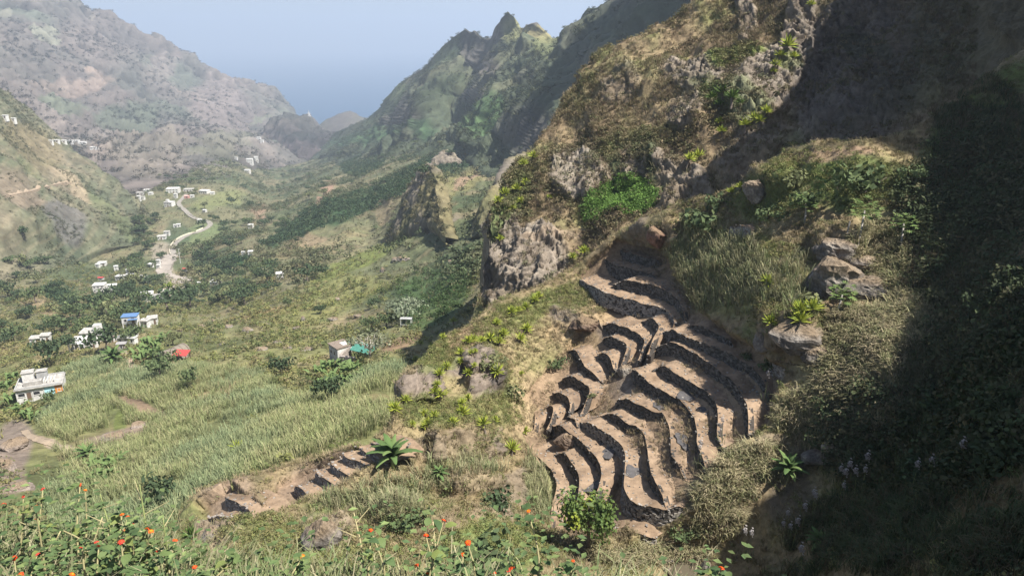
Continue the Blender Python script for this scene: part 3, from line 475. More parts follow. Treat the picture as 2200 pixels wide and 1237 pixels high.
SMALL = [
 ([(1700, 742), (1728, 754), (1752, 768), (1770, 786)], 2.2, 'short dark wall of big stones under the agave knob'),
 ([(1664, 768), (1690, 792), (1704, 812), (1712, 838)], 2.4, 'dark wall end beside the bush, right of the topmost sweeping wall'),
 ([(1572, 478), (1600, 486), (1636, 498)], 2.4, 'earthy reddish bank wall above the tall cane'),
 ([(1768, 478), (1800, 488), (1846, 492)], 2.0, 'low pale wall crossing behind the papaya trunks'),
 ([(1780, 655), (1815, 668), (1850, 664), (1880, 650)], 2.2, 'low rubble wall in front of the big boulders'),
 ([(485, 1052), (496, 1068), (513, 1076), (530, 1086), (543, 1096), (556, 1116)], 2.6, 'curved stone wall on top of the small terraced mound, under the overhanging cane'),
 ([(447, 1098), (455, 1104), (475, 1105), (499, 1108), (516, 1112), (530, 1128)], 2.6, 'low pale stone wall across the small terraced mound'),
 ([(422, 1112), (436, 1126), (458, 1132), (482, 1136)], 2.0, 'lowest earth wall at the foot of the small terraced mound'),
 ([(800, 940), (821, 952), (838, 964), (850, 972)], 2.2, 'highest little wall of the stepped row above the large banana plant'),
 ([(775, 952), (790, 965), (818, 980), (832, 988)], 2.2, 'second little wall of the stepped row above the banana plant'),
 ([(739, 965), (752, 981), (784, 989), (806, 996)], 2.4, 'third little wall of the stepped row left of the banana plant'),
 ([(713, 980), (722, 998), (745, 1012), (768, 1018)], 2.4, 'fourth little wall of the stepped row, in the middle'),
 ([(680, 998), (690, 1018), (712, 1030), (737, 1034)], 2.4, 'fifth little wall of the stepped row, with pale stones'),
 ([(634, 1032), (650, 1047), (668, 1062), (690, 1068)], 2.4, 'lowest little wall of the stepped row beside the earth bank')]
def catmull(P, n):
    P = np.asarray(P, float); Q = np.vstack([2 * P[0] - P[1], P, 2 * P[-1] - P[-2]]); out = []
    for i in range(len(P) - 1):
        a, b, c, d = Q[i:i + 4]; t = np.linspace(0, 1, n, endpoint=False)[:, None]
        out.append(.5 * (2 * b + (c - a) * t + (2 * a - 5 * b + 4 * c - d) * t ** 2 + (3 * b - a - 3 * c + d) * t ** 3))
    return np.vstack(out + [P[-1:]])
WALLM = mat_tint('wall_core', 6, .4, .6, dist=.06); STONEM = mat_tint('wall_stone', 7, .35, .4, dist=.04); BEDM = mat_tint('terrace_soil', 1.6, .34, .8, rough=1.0, dist=.12)
BOXV = np.array([(x, y, z) for x in (-.5, .5) for y in (-.5, .5) for z in (-.5, .5)], float)
BOXF = np.array([(0, 1, 3, 2), (4, 6, 7, 5), (0, 4, 5, 1), (2, 3, 7, 6), (0, 2, 6, 4), (1, 5, 7, 3)])
UPH0 = UPH = np.array([.75, .66, 0]) / math.hypot(.75, .66)
def stones(name, cen, tang, norm, size, parent, tint=(.05, .125)):
    n = len(cen); up = np.array([0, 0, 1.]); B = BOXV[None] * (1 + rng.uniform(-.28, .28, (n, 8, 3)))
    B = B * size[:, None, :]
    a = rng.normal(0, .16, n); ca, sa = np.cos(a)[:, None], np.sin(a)[:, None]
    bx = B[..., 0] * ca - B[..., 2] * sa; bz = B[..., 0] * sa + B[..., 2] * ca
    V = cen[:, None] + bx[..., None] * tang[:, None] + B[..., 1][..., None] * norm[:, None] + bz[..., None] * up
    F = (BOXF[None] + (np.arange(n) * 8)[:, None, None]).reshape(-1, 4)
    g = rng.uniform(*tint, n); t = np.stack([g * 1.06, g * .97, g * .87], -1); t = np.repeat(t, 8, 0)
    o = mesh_np(name, V.reshape(-1, 3), F, False, STONEM, t, parent); tag(o, kind='stuff'); return o
TERR_V, TERR_F, TERR_T, tk = [], [], [], 0
BEDS = []
for wi, (pp, wid, lab) in enumerate(WALLS + SMALL):
    small = wi >= len(WALLS); q = catmull(pp, 9); d = HF(q[:, 0], q[:, 1]) - .35 if small else terr_d(q[:, 0], q[:, 1]); P = ray(q[:, 0], q[:, 1], d)
    zt = P[:, 2].mean() * .5 + P[:, 2] * .5
    d = d * zt / P[:, 2]; P = ray(q[:, 0], q[:, 1], d)
    # even out to ~0.35 m steps
    L = np.concatenate([[0], np.cumsum(np.linalg.norm(np.diff(P, axis=0), axis=1))]); m = max(8, int(L[-1] / .35)); k = np.linspace(0, L[-1], m)
    P = np.stack([np.interp(k, L, P[:, a]) for a in range(3)], -1)
    P[:, 2] += (fbm(P * 1.3, 2) - .5) * .3 + (vnoise(P * 3.7) - .5) * .14
    kd = np.minimum(k, L[-1] - k); P[:, 2] -= (.45 if small else .8) * (1 - sstep(0, 1.9, kd)) * min(1, L[-1] / 6)
    T = np.gradient(P, axis=0); T[:, 2] = 0; T /= np.linalg.norm(T, axis=1, keepdims=True)
    Nn = np.stack([T[:, 1], -T[:, 0], 0 * T[:, 0]], -1)            # outward: away from the hill
    UPH = np.array([.93, .36, 0]) if small else UPH0
    if (Nn @ -UPH).mean() < 0: Nn = -Nn
    Hh = 1.3 if small else 2.0; th = .28; UPH = np.array([.93, .36, 0]) if small else UPH0
    taper = np.minimum(1, np.minimum(np.arange(m), np.arange(m)[::-1]) / 2.0 + .45)
    P[:, 2] += 0; out0 = P + Nn * .02 - np.array([0, 0, .09]); foot = P + Nn * .30 - np.array([0, 0, Hh]); inn = P - Nn * th - np.array([0, 0, .12]); infoot = inn - np.array([0, 0, Hh])
    V = np.stack([foot, out0, inn, infoot], 1); idx = np.arange(m * 4).reshape(m, 4)
    F = [np.stack([idx[:-1, a], idx[1:, a], idx[1:, (a + 1) % 4], idx[:-1, (a + 1) % 4]], -1) for a in range(3)]
    F = np.concatenate(F + [np.array([[0, 1, 2, 3]]), np.array([[m * 4 - 4, m * 4 - 1, m * 4 - 2, m * 4 - 3]])])
    w = mesh_np('terrace_wall', V.reshape(-1, 3), F, False, WALLM, np.tile([.13, .105, .085] if small else [.06, .052, .045], (m * 4, 1)))
    tag(w, lab, 'wall', 'dry stone terrace walls')
    # facing stones on the visible face
    ns = int(L[-1] * 52); kk = rng.uniform(0, m - 1.001, ns); i0 = kk.astype(int); fr = (kk - i0)[:, None]
    hz = rng.uniform(.07, 1.1 if small else 1.8, ns); Pc = P[i0] * (1 - fr) + P[i0 + 1] * fr; Nc = Nn[i0]; Tc = T[i0]
    cen = Pc + Nc * (.0 + .15 * hz[:, None]) - np.array([0, 0, 1.]) * hz[:, None]
    sz = np.stack([rng.uniform(.13, .32, ns), rng.uniform(.12, .22, ns), rng.uniform(.09, .2, ns)], -1)
    stones('facing_stones', cen, Tc, Nc, sz, w, (.15, .30) if small or 'pale' in lab else (.05, .16))  # small and pale walls get lighter stones, painting sunlight into their tint
    # the level soil bed behind the wall
    cols = 9; s = np.linspace(0, 1, cols); B = P[:, None] + UPH * (s[None, :, None] * wid) - np.array([0, 0, .05])
    B[:, 0, 2] += .06; B[..., 2] += s[None] * wid * .06 + (fbm(B * .8, 3) - .5) * .2 + (fbm(B * 3.1, 2) - .5) * .12
    B[:, 0, :2] += Nn[:, :2] * .16; B[:, 0, 2] -= .02
    idx = np.arange(m * cols).reshape(m, cols); Fb = np.stack([idx[:-1, :-1], idx[1:, :-1], idx[1:, 1:], idx[:-1, 1:]], -1).reshape(-1, 4)
    n = spread(fbm(B * .9, 4)); tb = ramp(n, [SOIL * .85, SOIL, SOILL * 1.02, SOILL * .95])
    patch = sstep(.66, .72, fbm(B * .5 + wi * 3.3, 2)); tb = lerp(tb, C(.12, .09, .07), patch * .5)
    o = mesh_np('terrace_bed', B.reshape(-1, 3), Fb, True, BEDM, tb.reshape(-1, 3)); tag(o, kind='structure'); BEDS.append(o)
    TERR_V.append(B.reshape(-1, 3)); TERR_F.append(Fb + tk); tk += m * cols
    TERR_V.append(V.reshape(-1, 3)); TERR_F.append(F + tk); tk += m * 4
# rebuild the lookup with the terraces in it
Vt = np.concatenate([s['P'].reshape(-1, 3) for s in SHEETS] + TERR_V); k = 0; Ft = []; OWN = []
for i, s in enumerate(SHEETS): Ft.append(s['F'] + k); OWN.append(np.full(len(s['F']), i)); k += s['P'].size // 3
Ft += [f + k for f in TERR_F]; OWN += [np.full(len(f), -1) for f in TERR_F]
BVH = BVHTree.FromPolygons(Vt.tolist(), np.concatenate(Ft).tolist()); OWN = np.concatenate(OWN)

# clods and small stones lying on the soil beds
cl = []
for o in BEDS:
    n_ = len(o.data.vertices); co = np.empty(n_ * 3, np.float32); o.data.vertices.foreach_get('co', co); co = co.reshape(-1, 9, 3)[:, :7].reshape(-1, 3); q = co[rng.integers(len(co), size=max(20, len(co) // 3))]; cl.append(q + rng.normal(0, .12, q.shape) * (1, 1, 0) + (0, 0, .02))
cl = np.concatenate(cl); n_ = len(cl); a_ = rng.uniform(0, 6.28, n_)
stones('soil_clods', cl, np.stack([np.cos(a_), np.sin(a_), 0 * a_], -1), np.stack([-np.sin(a_), np.cos(a_), 0 * a_], -1), rng.uniform(.05, .17, (n_, 3)) * (1, 1, .7), None, (.12, .27))
# ------------------------------------------------------------------ plant cover nobody could count: real blades and leaves, joined
LEAFM = mat_tint('leaf_cover', 1, 0, 0, rough=.75, transl=.22)
def soup_blades(n, h, spr, w, seg=3, droop=.5, seed=0):
    """n arching blades from one root, as triangles"""
    r = np.random.default_rng(seed); V, F = [], []
    for k in range(n):
        a = r.uniform(0, 2 * math.pi); d = np.array([math.cos(a), math.sin(a), 0]); s = np.array([-d[1], d[0], 0])
        L = h * r.uniform(.6, 1.15); out = spr * r.uniform(.3, 1.2); root = np.array([r.normal(0, spr * .25), r.normal(0, spr * .25), 0]); b = len(V)
        for i in range(seg):
            t = i / seg; p = root + d * out * t ** 1.6 + np.array([0, 0, L * (t - droop * t ** 3 * .7)]); ww = w * (1 - .55 * t)
            V += [p - s * ww, p + s * ww]
        t = 1.0; V.append(root + d * out + np.array([0, 0, L * (1 - droop * .7)]))
        for i in range(seg - 1):
            q = b + 2 * i; F += [(q, q + 1, q + 3), (q, q + 3, q + 2)]
        q = b + 2 * (seg - 1); F.append((q, q + 1, q + 2))
    return np.array(V), np.array(F)
def soup_leaves(n, rad=(1, 1, .8), leaf=.22, seed=0, zc=.7, shell=.5, asp=.5):
    """n leaf-sized faces spread through a lobed volume"""
    r = np.random.default_rng(seed); V, F = [], []
    lobes = r.normal(0, .42, (7, 3)); lobes[:, 2] = np.abs(lobes[:, 2]) * .7
    for k in range(n):
        c = lobes[r.integers(7)]; v = r.normal(0, 1, 3); v /= np.linalg.norm(v); rr = r.uniform(shell, 1) * .58
        p = (c + v * rr) * np.array(rad) + np.array([0, 0, zc * rad[2]])
        nn = v + r.normal(0, .7, 3) + np.array([0, 0, .5]); nn /= np.linalg.norm(nn)
        t = np.cross(nn, r.normal(0, 1, 3)); t /= np.linalg.norm(t) + 1e-9; s = np.cross(nn, t); L = leaf * r.uniform(.6, 1.4); b = len(V)
        V += [p - t * L * .6, p + s * L * asp, p + t * L * .8, p - s * L * asp]; F += [(b, b + 1, b + 2), (b, b + 2, b + 3)]
    return np.array(V), np.array(F)
def place_soup(protos, pos, scale, yaw, tint, lean=None, jit=.22):
    VV, FF, TT, k = [], [], [], 0; n = len(pos); pick = rng.integers(len(protos), size=n)
    for pi, (V, F) in enumerate(protos):
        m = np.where(pick == pi)[0]
        if not len(m): continue
        ca, sa = np.cos(yaw[m])[:, None], np.sin(yaw[m])[:, None]; S = scale[m]
        S = S if S.ndim == 2 else np.repeat(S[:, None], 3, 1)
        X = V[None, :, 0] * S[:, :1]; Y = V[None, :, 1] * S[:, 1:2]; Z = V[None, :, 2] * S[:, 2:]
        W = np.stack([X * ca - Y * sa, X * sa + Y * ca, Z], -1)
        if lean is not None: W[..., :2] += lean[m][:, None, :] * Z[..., None]
        W += pos[m][:, None]
        VV.append(W.reshape(-1, 3)); FF.append((F[None] + (np.arange(len(m)) * len(V))[:, None, None]).reshape(-1, 3) + k); k += len(m) * len(V)
        ft = rng.uniform(1 - jit, 1 + jit, (len(m), len(V) // 4 + 1)); ft = np.repeat(ft, 4, 1)[:, :len(V)]
        TT.append((tint[m][:, None, :] * ft[..., None]).reshape(-1, 3))
    return np.concatenate(VV), np.concatenate(FF), np.concatenate(TT)
SH = {}
for s in SHEETS: SH.setdefault(s['name'], s)
def sample(sname, count, mask, lift=0.0):
    s = SH[sname]; nv = s['nvis']; P, PX, PY, N = s['P'][:nv + 2], s['PX'][:nv + 2], s['PY'][:nv + 2], s['N'][:nv + 2]
    A = np.linalg.norm(np.cross(P[1:, :-1] - P[:-1, :-1], P[:-1, 1:] - P[:-1, :-1]), axis=-1)
    c = lambda q: (q[:-1, :-1] + q[1:, 1:]) / 2
    w = A * np.clip(mask(c(PX), c(PY), c(P), c(N)), 0, None) * (1 - .88 * c(s['rm'][:nv + 2])); w = w.ravel(); tot = w.sum()
    ii = rng.choice(len(w), size=count, p=w / tot); i, j = np.divmod(ii, P.shape[1] - 1); a, b = rng.random((2, count, 1))
    pos = P[i, j] * (1 - a) * (1 - b) + P[i, j + 1] * a * (1 - b) + P[i + 1, j] * (1 - a) * b + P[i + 1, j + 1] * a * b
    pos[:, 2] += lift; return pos, PX[i, j], PY[i, j], s['col'][:nv + 2][i, j]
def pal(n, cols, spread_=.25):
    cols = np.array(cols); i = rng.integers(len(cols), size=n); j = rng.integers(len(cols), size=n); t = rng.random((n, 1))
    c = (cols[i] * t + cols[j] * (1 - t)) * rng.uniform(1 - spread_, 1 + spread_, (n, 1)); return c * .86 + c.mean(1, keepdims=True) * .14
def cover(name, protos, sname, count, mask, size, cols, mix=0.0, lean=.12, mat=None, lift=-.05, sq=(.8, 1.25)):
    pos, px, py, sc = sample(sname, count, mask, lift)
    S = rng.uniform(*size, count)[:, None] * np.stack([rng.uniform(.85, 1.2, count), rng.uniform(.85, 1.2, count), rng.uniform(*sq, count)], -1)
    tint = pal(count, cols) if not callable(cols) else cols(px, py, pos, count)
    tint = tint * (1 - mix) + sc * mix
    V, F, T = place_soup(protos, pos, S, rng.uniform(0, 6.28, count), tint, rng.normal(0, lean, (count, 2)))
    o = mesh_np(name, V, F, False, mat or LEAFM, T); tag(o, kind='stuff'); return o
def ell(PX, PY, lst):
    m = np.zeros(np.shape(PX))
    for cx, cy_, rx, ry, rot in lst:
        ca, sa = math.cos(R(rot)), math.sin(R(rot)); dx, dy = PX - cx, PY - cy_
        m = np.maximum(m, sstep(1.15, .8, np.sqrt(((dx * ca + dy * sa) / rx) ** 2 + ((-dx * sa + dy * ca) / ry) ** 2)))
    return m
BL = [soup_blades(9, 2.5, .75, .035, 4, .55, s) for s in range(4)]
TUFT = [soup_blades(10, .75, .5, .028, 2, .5, 20 + s) for s in range(4)]
BUSH = [soup_leaves(34, (1, 1, .8), .26, 40 + s) for s in range(5)]
FOL = [soup_leaves(46, (1, 1, .75), .2, 60 + s) for s in range(5)]
BIGTUFT = [soup_blades(14, 1.3, .8, .026, 3, .7, 80 + s) for s in range(4)]

# cane on the long slope below the houses
CANE_P = [(70, 935), (100, 850), (150, 790), (230, 765), (300, 790), (420, 790), (560, 800), (640, 850), (700, 860), (790, 800), (870, 780), (872, 860), (840, 930), (760, 960), (640, 1000), (520, 1040), (430, 1075), (340, 1160), (250, 1180), (120, 1150), (90, 1060), (160, 990), (110, 960)]
HOLES = [(300, 872, 70, 14, 20), (240, 930, 90, 20, -12), (250, 905, 20, 34, 5), (820, 862, 50, 14, 0), (45, 960, 60, 70, 10), (120, 950, 90, 13, 18), (90, 840, 52, 36, 0), (640, 830, 60, 30, 0), (470, 920, 40, 10, 10), (560, 905, 60, 10, -20)]
def cane_mask(PX, PY, P, N):
    m = polymask(PX, PY, P, CANE_P, .05, 4); return m * (1 - ell(PX, PY, HOLES)) * (.25 + .75 * sstep(.36, .5, fbm(P * .09, 3)))
def cane_cols(px, py, pos, n):
    g = sstep(.42, .6, fbm(pos * .05 + 3, 3))[:, None]; up_ = sstep(850, 1000, py)[:, None]
    a = pal(n, [C(.26, .28, .11), C(.33, .31, .15), C(.21, .25, .09)]); b = pal(n, [C(.18, .235, .105), C(.21, .265, .13), C(.28, .30, .14)]); return a * (1 - g) * 1.0 + b * g
cover('sugar_cane', BL, 'valley', 11500, cane_mask, (.75, 1.2), cane_cols)
# scrub and grass on the slopes between the houses
def mid_mask(PX, PY, P, N): return sstep(560, 640, PY) * (1 - .96 * polymask(PX, PY, P, CANE_P, .05, 3)) * (.3 + sstep(.45, .6, fbm(P * .06, 3))) * (PX < 1120) * (1 - ell(PX, PY, [(45, 960, 60, 60, 10), (120, 950, 90, 10, 18), (90, 845, 40, 30, 0)]))
cover('scrub', BUSH, 'valley', 12500, mid_mask, (.4, 1.55), lambda px, py, pos, n: lerp(pal(n, [C(.19, .21, .05), C(.25, .24, .07), C(.13, .165, .045), C(.24, .195, .09), C(.08, .115, .04)]), C(.05, .085, .03), ell(px, py, [(930, 640, 100, 70, -30)])), .25)
cover('dry_grass', TUFT, 'valley', 9000, mid_mask, (.8, 1.7), [C(.28, .225, .11), C(.2, .19, .07), C(.24, .17, .10)], .3)
# woods and bushes of the valley and its right slope
FORESTS = [(690, 470, 110, 22, -24), (800, 440, 110, 18, -24), (780, 355, 45, 22, -10), (950, 360, 120, 26, -22), (850, 400, 60, 12, -20), (610, 520, 50, 10, -15), (500, 575, 48, 18, -14), (130, 640, 36, 16, 20)]
def for_mask(PX, PY, P, N): return ell(PX, PY, FORESTS)
cover('coffee_wood', BUSH, 'valley', 5200, for_mask, (1.6, 3.2), [C(.035, .068, .03), C(.045, .08, .033), C(.055, .085, .035)])
def vfar(PX, PY, P, N): return sstep(640, 560, PY) * (PY > 318) * (.06 + sstep(.52, .66, fbm(P * .02, 3))) * (1 - ell(PX, PY, [(430, 430, 60, 12, -8), (470, 440, 60, 16, 0), (430, 505, 50, 20, -20), (400, 500, 60, 30, 0), (365, 580, 20, 50, -10), (690, 430, 10, 30, 20)])) / np.clip(P[..., 1] / 400, .6, 4)
cover('valley_bushes', BUSH, 'valley', 9000, vfar, (.8, 3.2), [C(.055, .085, .038), C(.085, .115, .05), C(.12, .14, .06), C(.17, .16, .08)], .3)
cover('hillside_scrub', BUSH, 'hillside', 6500, lambda PX, PY, P, N: .1 + sstep(.5, .64, fbm(P * .025, 3)), (.5, 1.9), [C(.06, .08, .038), C(.09, .105, .05), C(.13, .125, .06)], .4)
cover('ridge_scrub', BUSH, 'ridge', 6500, lambda PX, PY, P, N: (.12 + sstep(.46, .62, fbm(P * .02, 3))) * sstep(.25, .5, N[..., 2]), (1.2, 3.2), [C(.035, .052, .027), C(.05, .07, .032), C(.085, .092, .045)], .3)
cover('spur_brush', BUSH, 'rock_spur', 260, lambda PX, PY, P, N: 1 + 0 * PX, (.8, 1.8), [C(.1, .11, .045), C(.15, .13, .06)], .2)
# the brown spur
cover('dry_grass', TUFT, 'spur', 17000, lambda PX, PY, P, N: sstep(.2, .55, N[..., 2]) * (.25 + sstep(.4, .6, fbm(P * .12, 3))) * (PX < 2100), (.6, 1.5), [C(.245, .18, .11), C(.18, .13, .08), C(.205, .185, .085), C(.15, .155, .06)], .35)
cover('spur_brush', BUSH, 'spur', 6000, lambda PX, PY, P, N: (.06 + sstep(.54, .66, fbm(P * .09 + 5, 3)) + 2.2 * ell(PX, PY, [(1590, 130, 60, 22, -20), (1380, 320, 30, 40, 0), (1410, 350, 10, 60, 5), (1110, 430, 36, 60, 15), (1090, 480, 22, 70, 20), (1550, 220, 50, 20, 0), (1600, 260, 50, 30, 0)])) * (PX < 2100), (.25, .8), [C(.11, .115, .045), C(.16, .135, .06), C(.08, .105, .035), C(.2, .155, .085)], .35)
cover('bright_creeper', FOL, 'spur', 2600, lambda PX, PY, P, N: ell(PX, PY, [(1340, 442, 74, 44, -12), (1300, 470, 40, 26, 0)]), (.35, .8), [C(.10, .20, .028), C(.13, .24, .035), C(.085, .16, .03)])
# the terraced hillside and the shaded flank
GREENS = [(1100, 690, 150, 26, -28), (950, 760, 60, 30, -45), (930, 885, 90, 34, 0), (1070, 880, 70, 40, 0), (1230, 640, 80, 22, -10), (1060, 1180, 150, 60, 0), (1060, 800, 40, 30, 0), (1050, 960, 60, 30, 0), (1700, 370, 70, 40, -20), (1860, 400, 110, 60, 0), (1640, 440, 90, 30, 0), (1690, 670, 80, 50, 0), (1700, 560, 60, 40, 20), (560, 1160, 80, 50, 0), (760, 1190, 140, 50, 0), (1500, 470, 60, 40, 0)]
def no_terr(PX, PY, P): return (1 - polymask(PX, PY, P, TPOLY, .4, 3)) * (1 - .9 * polymask(PX, PY, P, TPOLY2, .4, 3))
def hill_mask(PX, PY, P, N): return no_terr(PX, PY, P) * (.05 + .25 * sstep(.5, .62, fbm(P * .2, 3)) + 1.0 * ell(PX, PY, GREENS)) * (PX < 2260) * (PX > 380) * (PY < 1280)
cover('hillside_scrub', FOL, 'terraced_hillside', 9000, hill_mask, (.14, .42), [C(.15, .19, .045), C(.21, .21, .055), C(.10, .145, .04), C(.22, .185, .07)], .25)
def hill_dry(PX, PY, P, N): return no_terr(PX, PY, P) * (.25 + sstep(.42, .6, fbm(P * .17 + 8, 3))) * (PX < 2260) * (PX > 380) * (PY < 1280)
cover('dry_grass', TUFT, 'terraced_hillside', 17000, hill_dry, (.4, .9), [C(.33, .26, .145), C(.25, .195, .10), C(.2, .2, .08), C(.37, .29, .17)], .35)
REEDS = [(1560, 590, 120, 80, 25), (1500, 500, 50, 20, 0), (1160, 1050, 30, 80, -10), (1000, 1010, 90, 16, 0), (800, 1090, 110, 30, 0), (880, 1050, 90, 20, 0), (1700, 620, 40, 60, 0), (1480, 640, 40, 40, 30)]
cover('green_cane', BL, 'terraced_hillside', 1500, lambda PX, PY, P, N: no_terr(PX, PY, P) * ell(PX, PY, REEDS), (.5, .85), [C(.18, .22, .09), C(.25, .25, .12), C(.32, .29, .16)])
RGRASS = [(1850, 800, 90, 130, 0), (1750, 910, 84, 56, 0), (1560, 1040, 80, 60, -30), (1540, 1120, 60, 40, -20), (1400, 1195, 130, 20, 0), (1890, 560, 70, 80, 0), (1950, 700, 60, 60, 0), (1440, 960, 30, 20, 0), (1640, 1000, 80, 40, 0)]
cover('tall_dry_grass', BIGTUFT, 'terraced_hillside', 3200, lambda PX, PY, P, N: no_terr(PX, PY, P) * ell(PX, PY, RGRASS), (.7, 1.25), [C(.36, .31, .17), C(.29, .27, .13), C(.2, .22, .09), C(.38, .31, .19)])
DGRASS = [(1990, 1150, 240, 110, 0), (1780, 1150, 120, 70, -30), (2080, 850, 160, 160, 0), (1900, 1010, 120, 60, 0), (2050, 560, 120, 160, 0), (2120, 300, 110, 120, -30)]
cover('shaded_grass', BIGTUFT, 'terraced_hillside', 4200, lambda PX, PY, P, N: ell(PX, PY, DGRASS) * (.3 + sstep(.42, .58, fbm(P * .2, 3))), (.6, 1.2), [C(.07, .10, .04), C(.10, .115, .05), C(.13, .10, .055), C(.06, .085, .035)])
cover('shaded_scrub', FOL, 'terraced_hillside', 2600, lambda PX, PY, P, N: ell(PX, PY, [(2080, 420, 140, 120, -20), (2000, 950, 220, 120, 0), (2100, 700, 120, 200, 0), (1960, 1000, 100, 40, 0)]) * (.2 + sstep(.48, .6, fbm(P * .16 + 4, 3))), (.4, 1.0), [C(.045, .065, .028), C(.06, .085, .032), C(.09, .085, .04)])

cover('mountain_scrub', BUSH, 'mountain', 7000, lambda PX, PY, P, N: (.15 + sstep(.45, .62, fbm(P * .008 + 2, 3))) * (PY > -40) / np.clip(P[..., 1] / 1500, .6, 2), (2.0, 6.5), [C(.04, .052, .034), C(.06, .065, .042), C(.09, .08, .055)], .55)
cover('far_fields', TUFT, 'valley', 7000, lambda PX, PY, P, N: sstep(660, 560, PY) * (PY > 330) * (1 - ell(PX, PY, FORESTS + [(365, 580, 24, 60, -10)])) / np.clip(P[..., 1] / 400, .6, 4), (1.5, 3.2), [C(.15, .165, .08), C(.19, .18, .10), C(.11, .13, .06), C(.22, .18, .12)], .35)
cover('straw_litter', TUFT, 'terraced_hillside', 4200, lambda PX, PY, P, N: polymask(PX, PY, P, TPOLY, .4, 6) * sstep(.42, .6, fbm(P * .35, 3)), (.25, .6), [C(.33, .25, .15), C(.27, .2, .12), C(.2, .18, .08)], .2, lift=.3)
# ------------------------------------------------------------------ kit for countable things
class MB:
    def __init__(s): s.V, s.F, s.T = [], [], []
    def add(s, V, F, t=None):
        k = len(s.V); s.V += [tuple(v) for v in V]; s.F += [tuple(i + k for i in f) for f in F]; s.T += [t] * len(V); return s
    def box(s, x0, x1, y0, y1, z0, z1, t=None, jit=0):
        V = np.array([(x, y, z) for x in (x0, x1) for y in (y0, y1) for z in (z0, z1)], float)
        if jit: V = V + rng.uniform(-jit, jit, V.shape)
        return s.add(V, BOXF, t)
    def tube(s, pts, rad, n=6, t=None):
        pts = np.asarray(pts, float); rad = np.broadcast_to(rad, (len(pts),)); V = []
        for i, p in enumerate(pts):
            d = pts[min(i + 1, len(pts) - 1)] - pts[max(i - 1, 0)]; d = d / (np.linalg.norm(d) + 1e-9)
            a = np.cross(d, (0.3, .95, .1)); a /= np.linalg.norm(a); b = np.cross(d, a)
            for k in range(n): V.append(p + rad[i] * (math.cos(2 * math.pi * k / n) * a + math.sin(2 * math.pi * k / n) * b))
        F = [(i * n + k, i * n + (k + 1) % n, (i + 1) * n + (k + 1) % n, (i + 1) * n + k) for i in range(len(pts) - 1) for k in range(n)]
        m = len(pts); F.append(tuple(range(n))[::-1]); F.append(tuple((m - 1) * n + k for k in range(n)))
        return s.add(V, F, t)
    def mesh(s, name, mat, smooth=False):
        me = bpy.data.meshes.new(name); me.from_pydata(s.V, [], s.F)
        if s.T and s.T[0] is not None:
            a = me.attributes.new('tint', 'FLOAT_COLOR', 'POINT'); a.data.foreach_set('color', np.concatenate([np.array(s.T, np.float32), np.ones((len(s.T), 1), np.float32)], 1).ravel())
        me.polygons.foreach_set('use_smooth', np.full(len(me.polygons), smooth)); me.materials.append(mat); me.update(); return me
    def build(s, name, mat, parent=None, smooth=False): return link(name, s.mesh(name, mat, smooth), parent)
def link(name, me, parent=None, loc=None, rot=None, scale=None):
    o = bpy.data.objects.new(name, me); COL.objects.link(o)
    if parent: o.parent = parent
    if loc is not None: o.location = loc
    if rot is not None: o.rotation_euler = rot
    if scale is not None: o.scale = scale if hasattr(scale, '__len__') else (scale,) * 3
    return o
def thing(name, label, cat, loc, rz=0, group=None, scale=None):
    return tag(link(name, None, None, loc, (0, 0, rz), scale), label, cat, group)
def copy_tree(o, parent=None):
    c = o.copy(); COL.objects.link(c); c.parent = parent
    for ch in o.children: copy_tree(ch, c)
    return c
def pxm(h): return h[2] / FPX              # metres per photo pixel at a hit

# ------------------------------------------------------------------ houses
WHITE = mat_flat('whitewash', (.60, .59, .565), .85, .34, .9); GREYW = mat_flat('bare_render', (.36, .36, .355), .9, .25, .7); CREAM = mat_flat('cream_paint', (.68, .62, .48), .85, .15, .8)
SLAB = mat_flat('roof_concrete', (.34, .325, .30), .9, .5, .9); WROOF = mat_flat('pale_roof', (.56, .555, .54), .7, .15, .7); REDR = mat_flat('red_roof', (.36, .06, .055), .7, .25, 2); BLUER = mat_flat('blue_sheet', (.10, .18, .33), .7, .15, 2)
BROWNR = mat_flat('brown_roof', (.2, .16, .13), .9, .3, 2); THATCH = mat_flat('thatch', (.20, .175, .14), 1, .4, 5, bump=.8); PANE = mat_flat('dark_pane', (.03, .032, .036), .3, .2, 1); WOOD = mat_flat('wood_frame', (.16, .11, .08), .8, .3, 4)
ORANGE = mat_flat('orange_paint', (.60, .25, .06), .85, .15, 2); CYAN = mat_flat('pale_blue_paint', (.40, .66, .74), .85, .12, 1.5); PINK = mat_flat('pink_paint', (.6, .3, .27), .85, .15, 2); GREENP = mat_flat('green_net', (.06, .19, .15), .8, .25, 2); GREYR = mat_flat('grey_tile', (.27, .26, .255), .9, .3, 2); RUBBLE = mat_flat('rubble_wall', (.30, .26, .23), .95, .5, 3, bump=.8)
_winc = {}
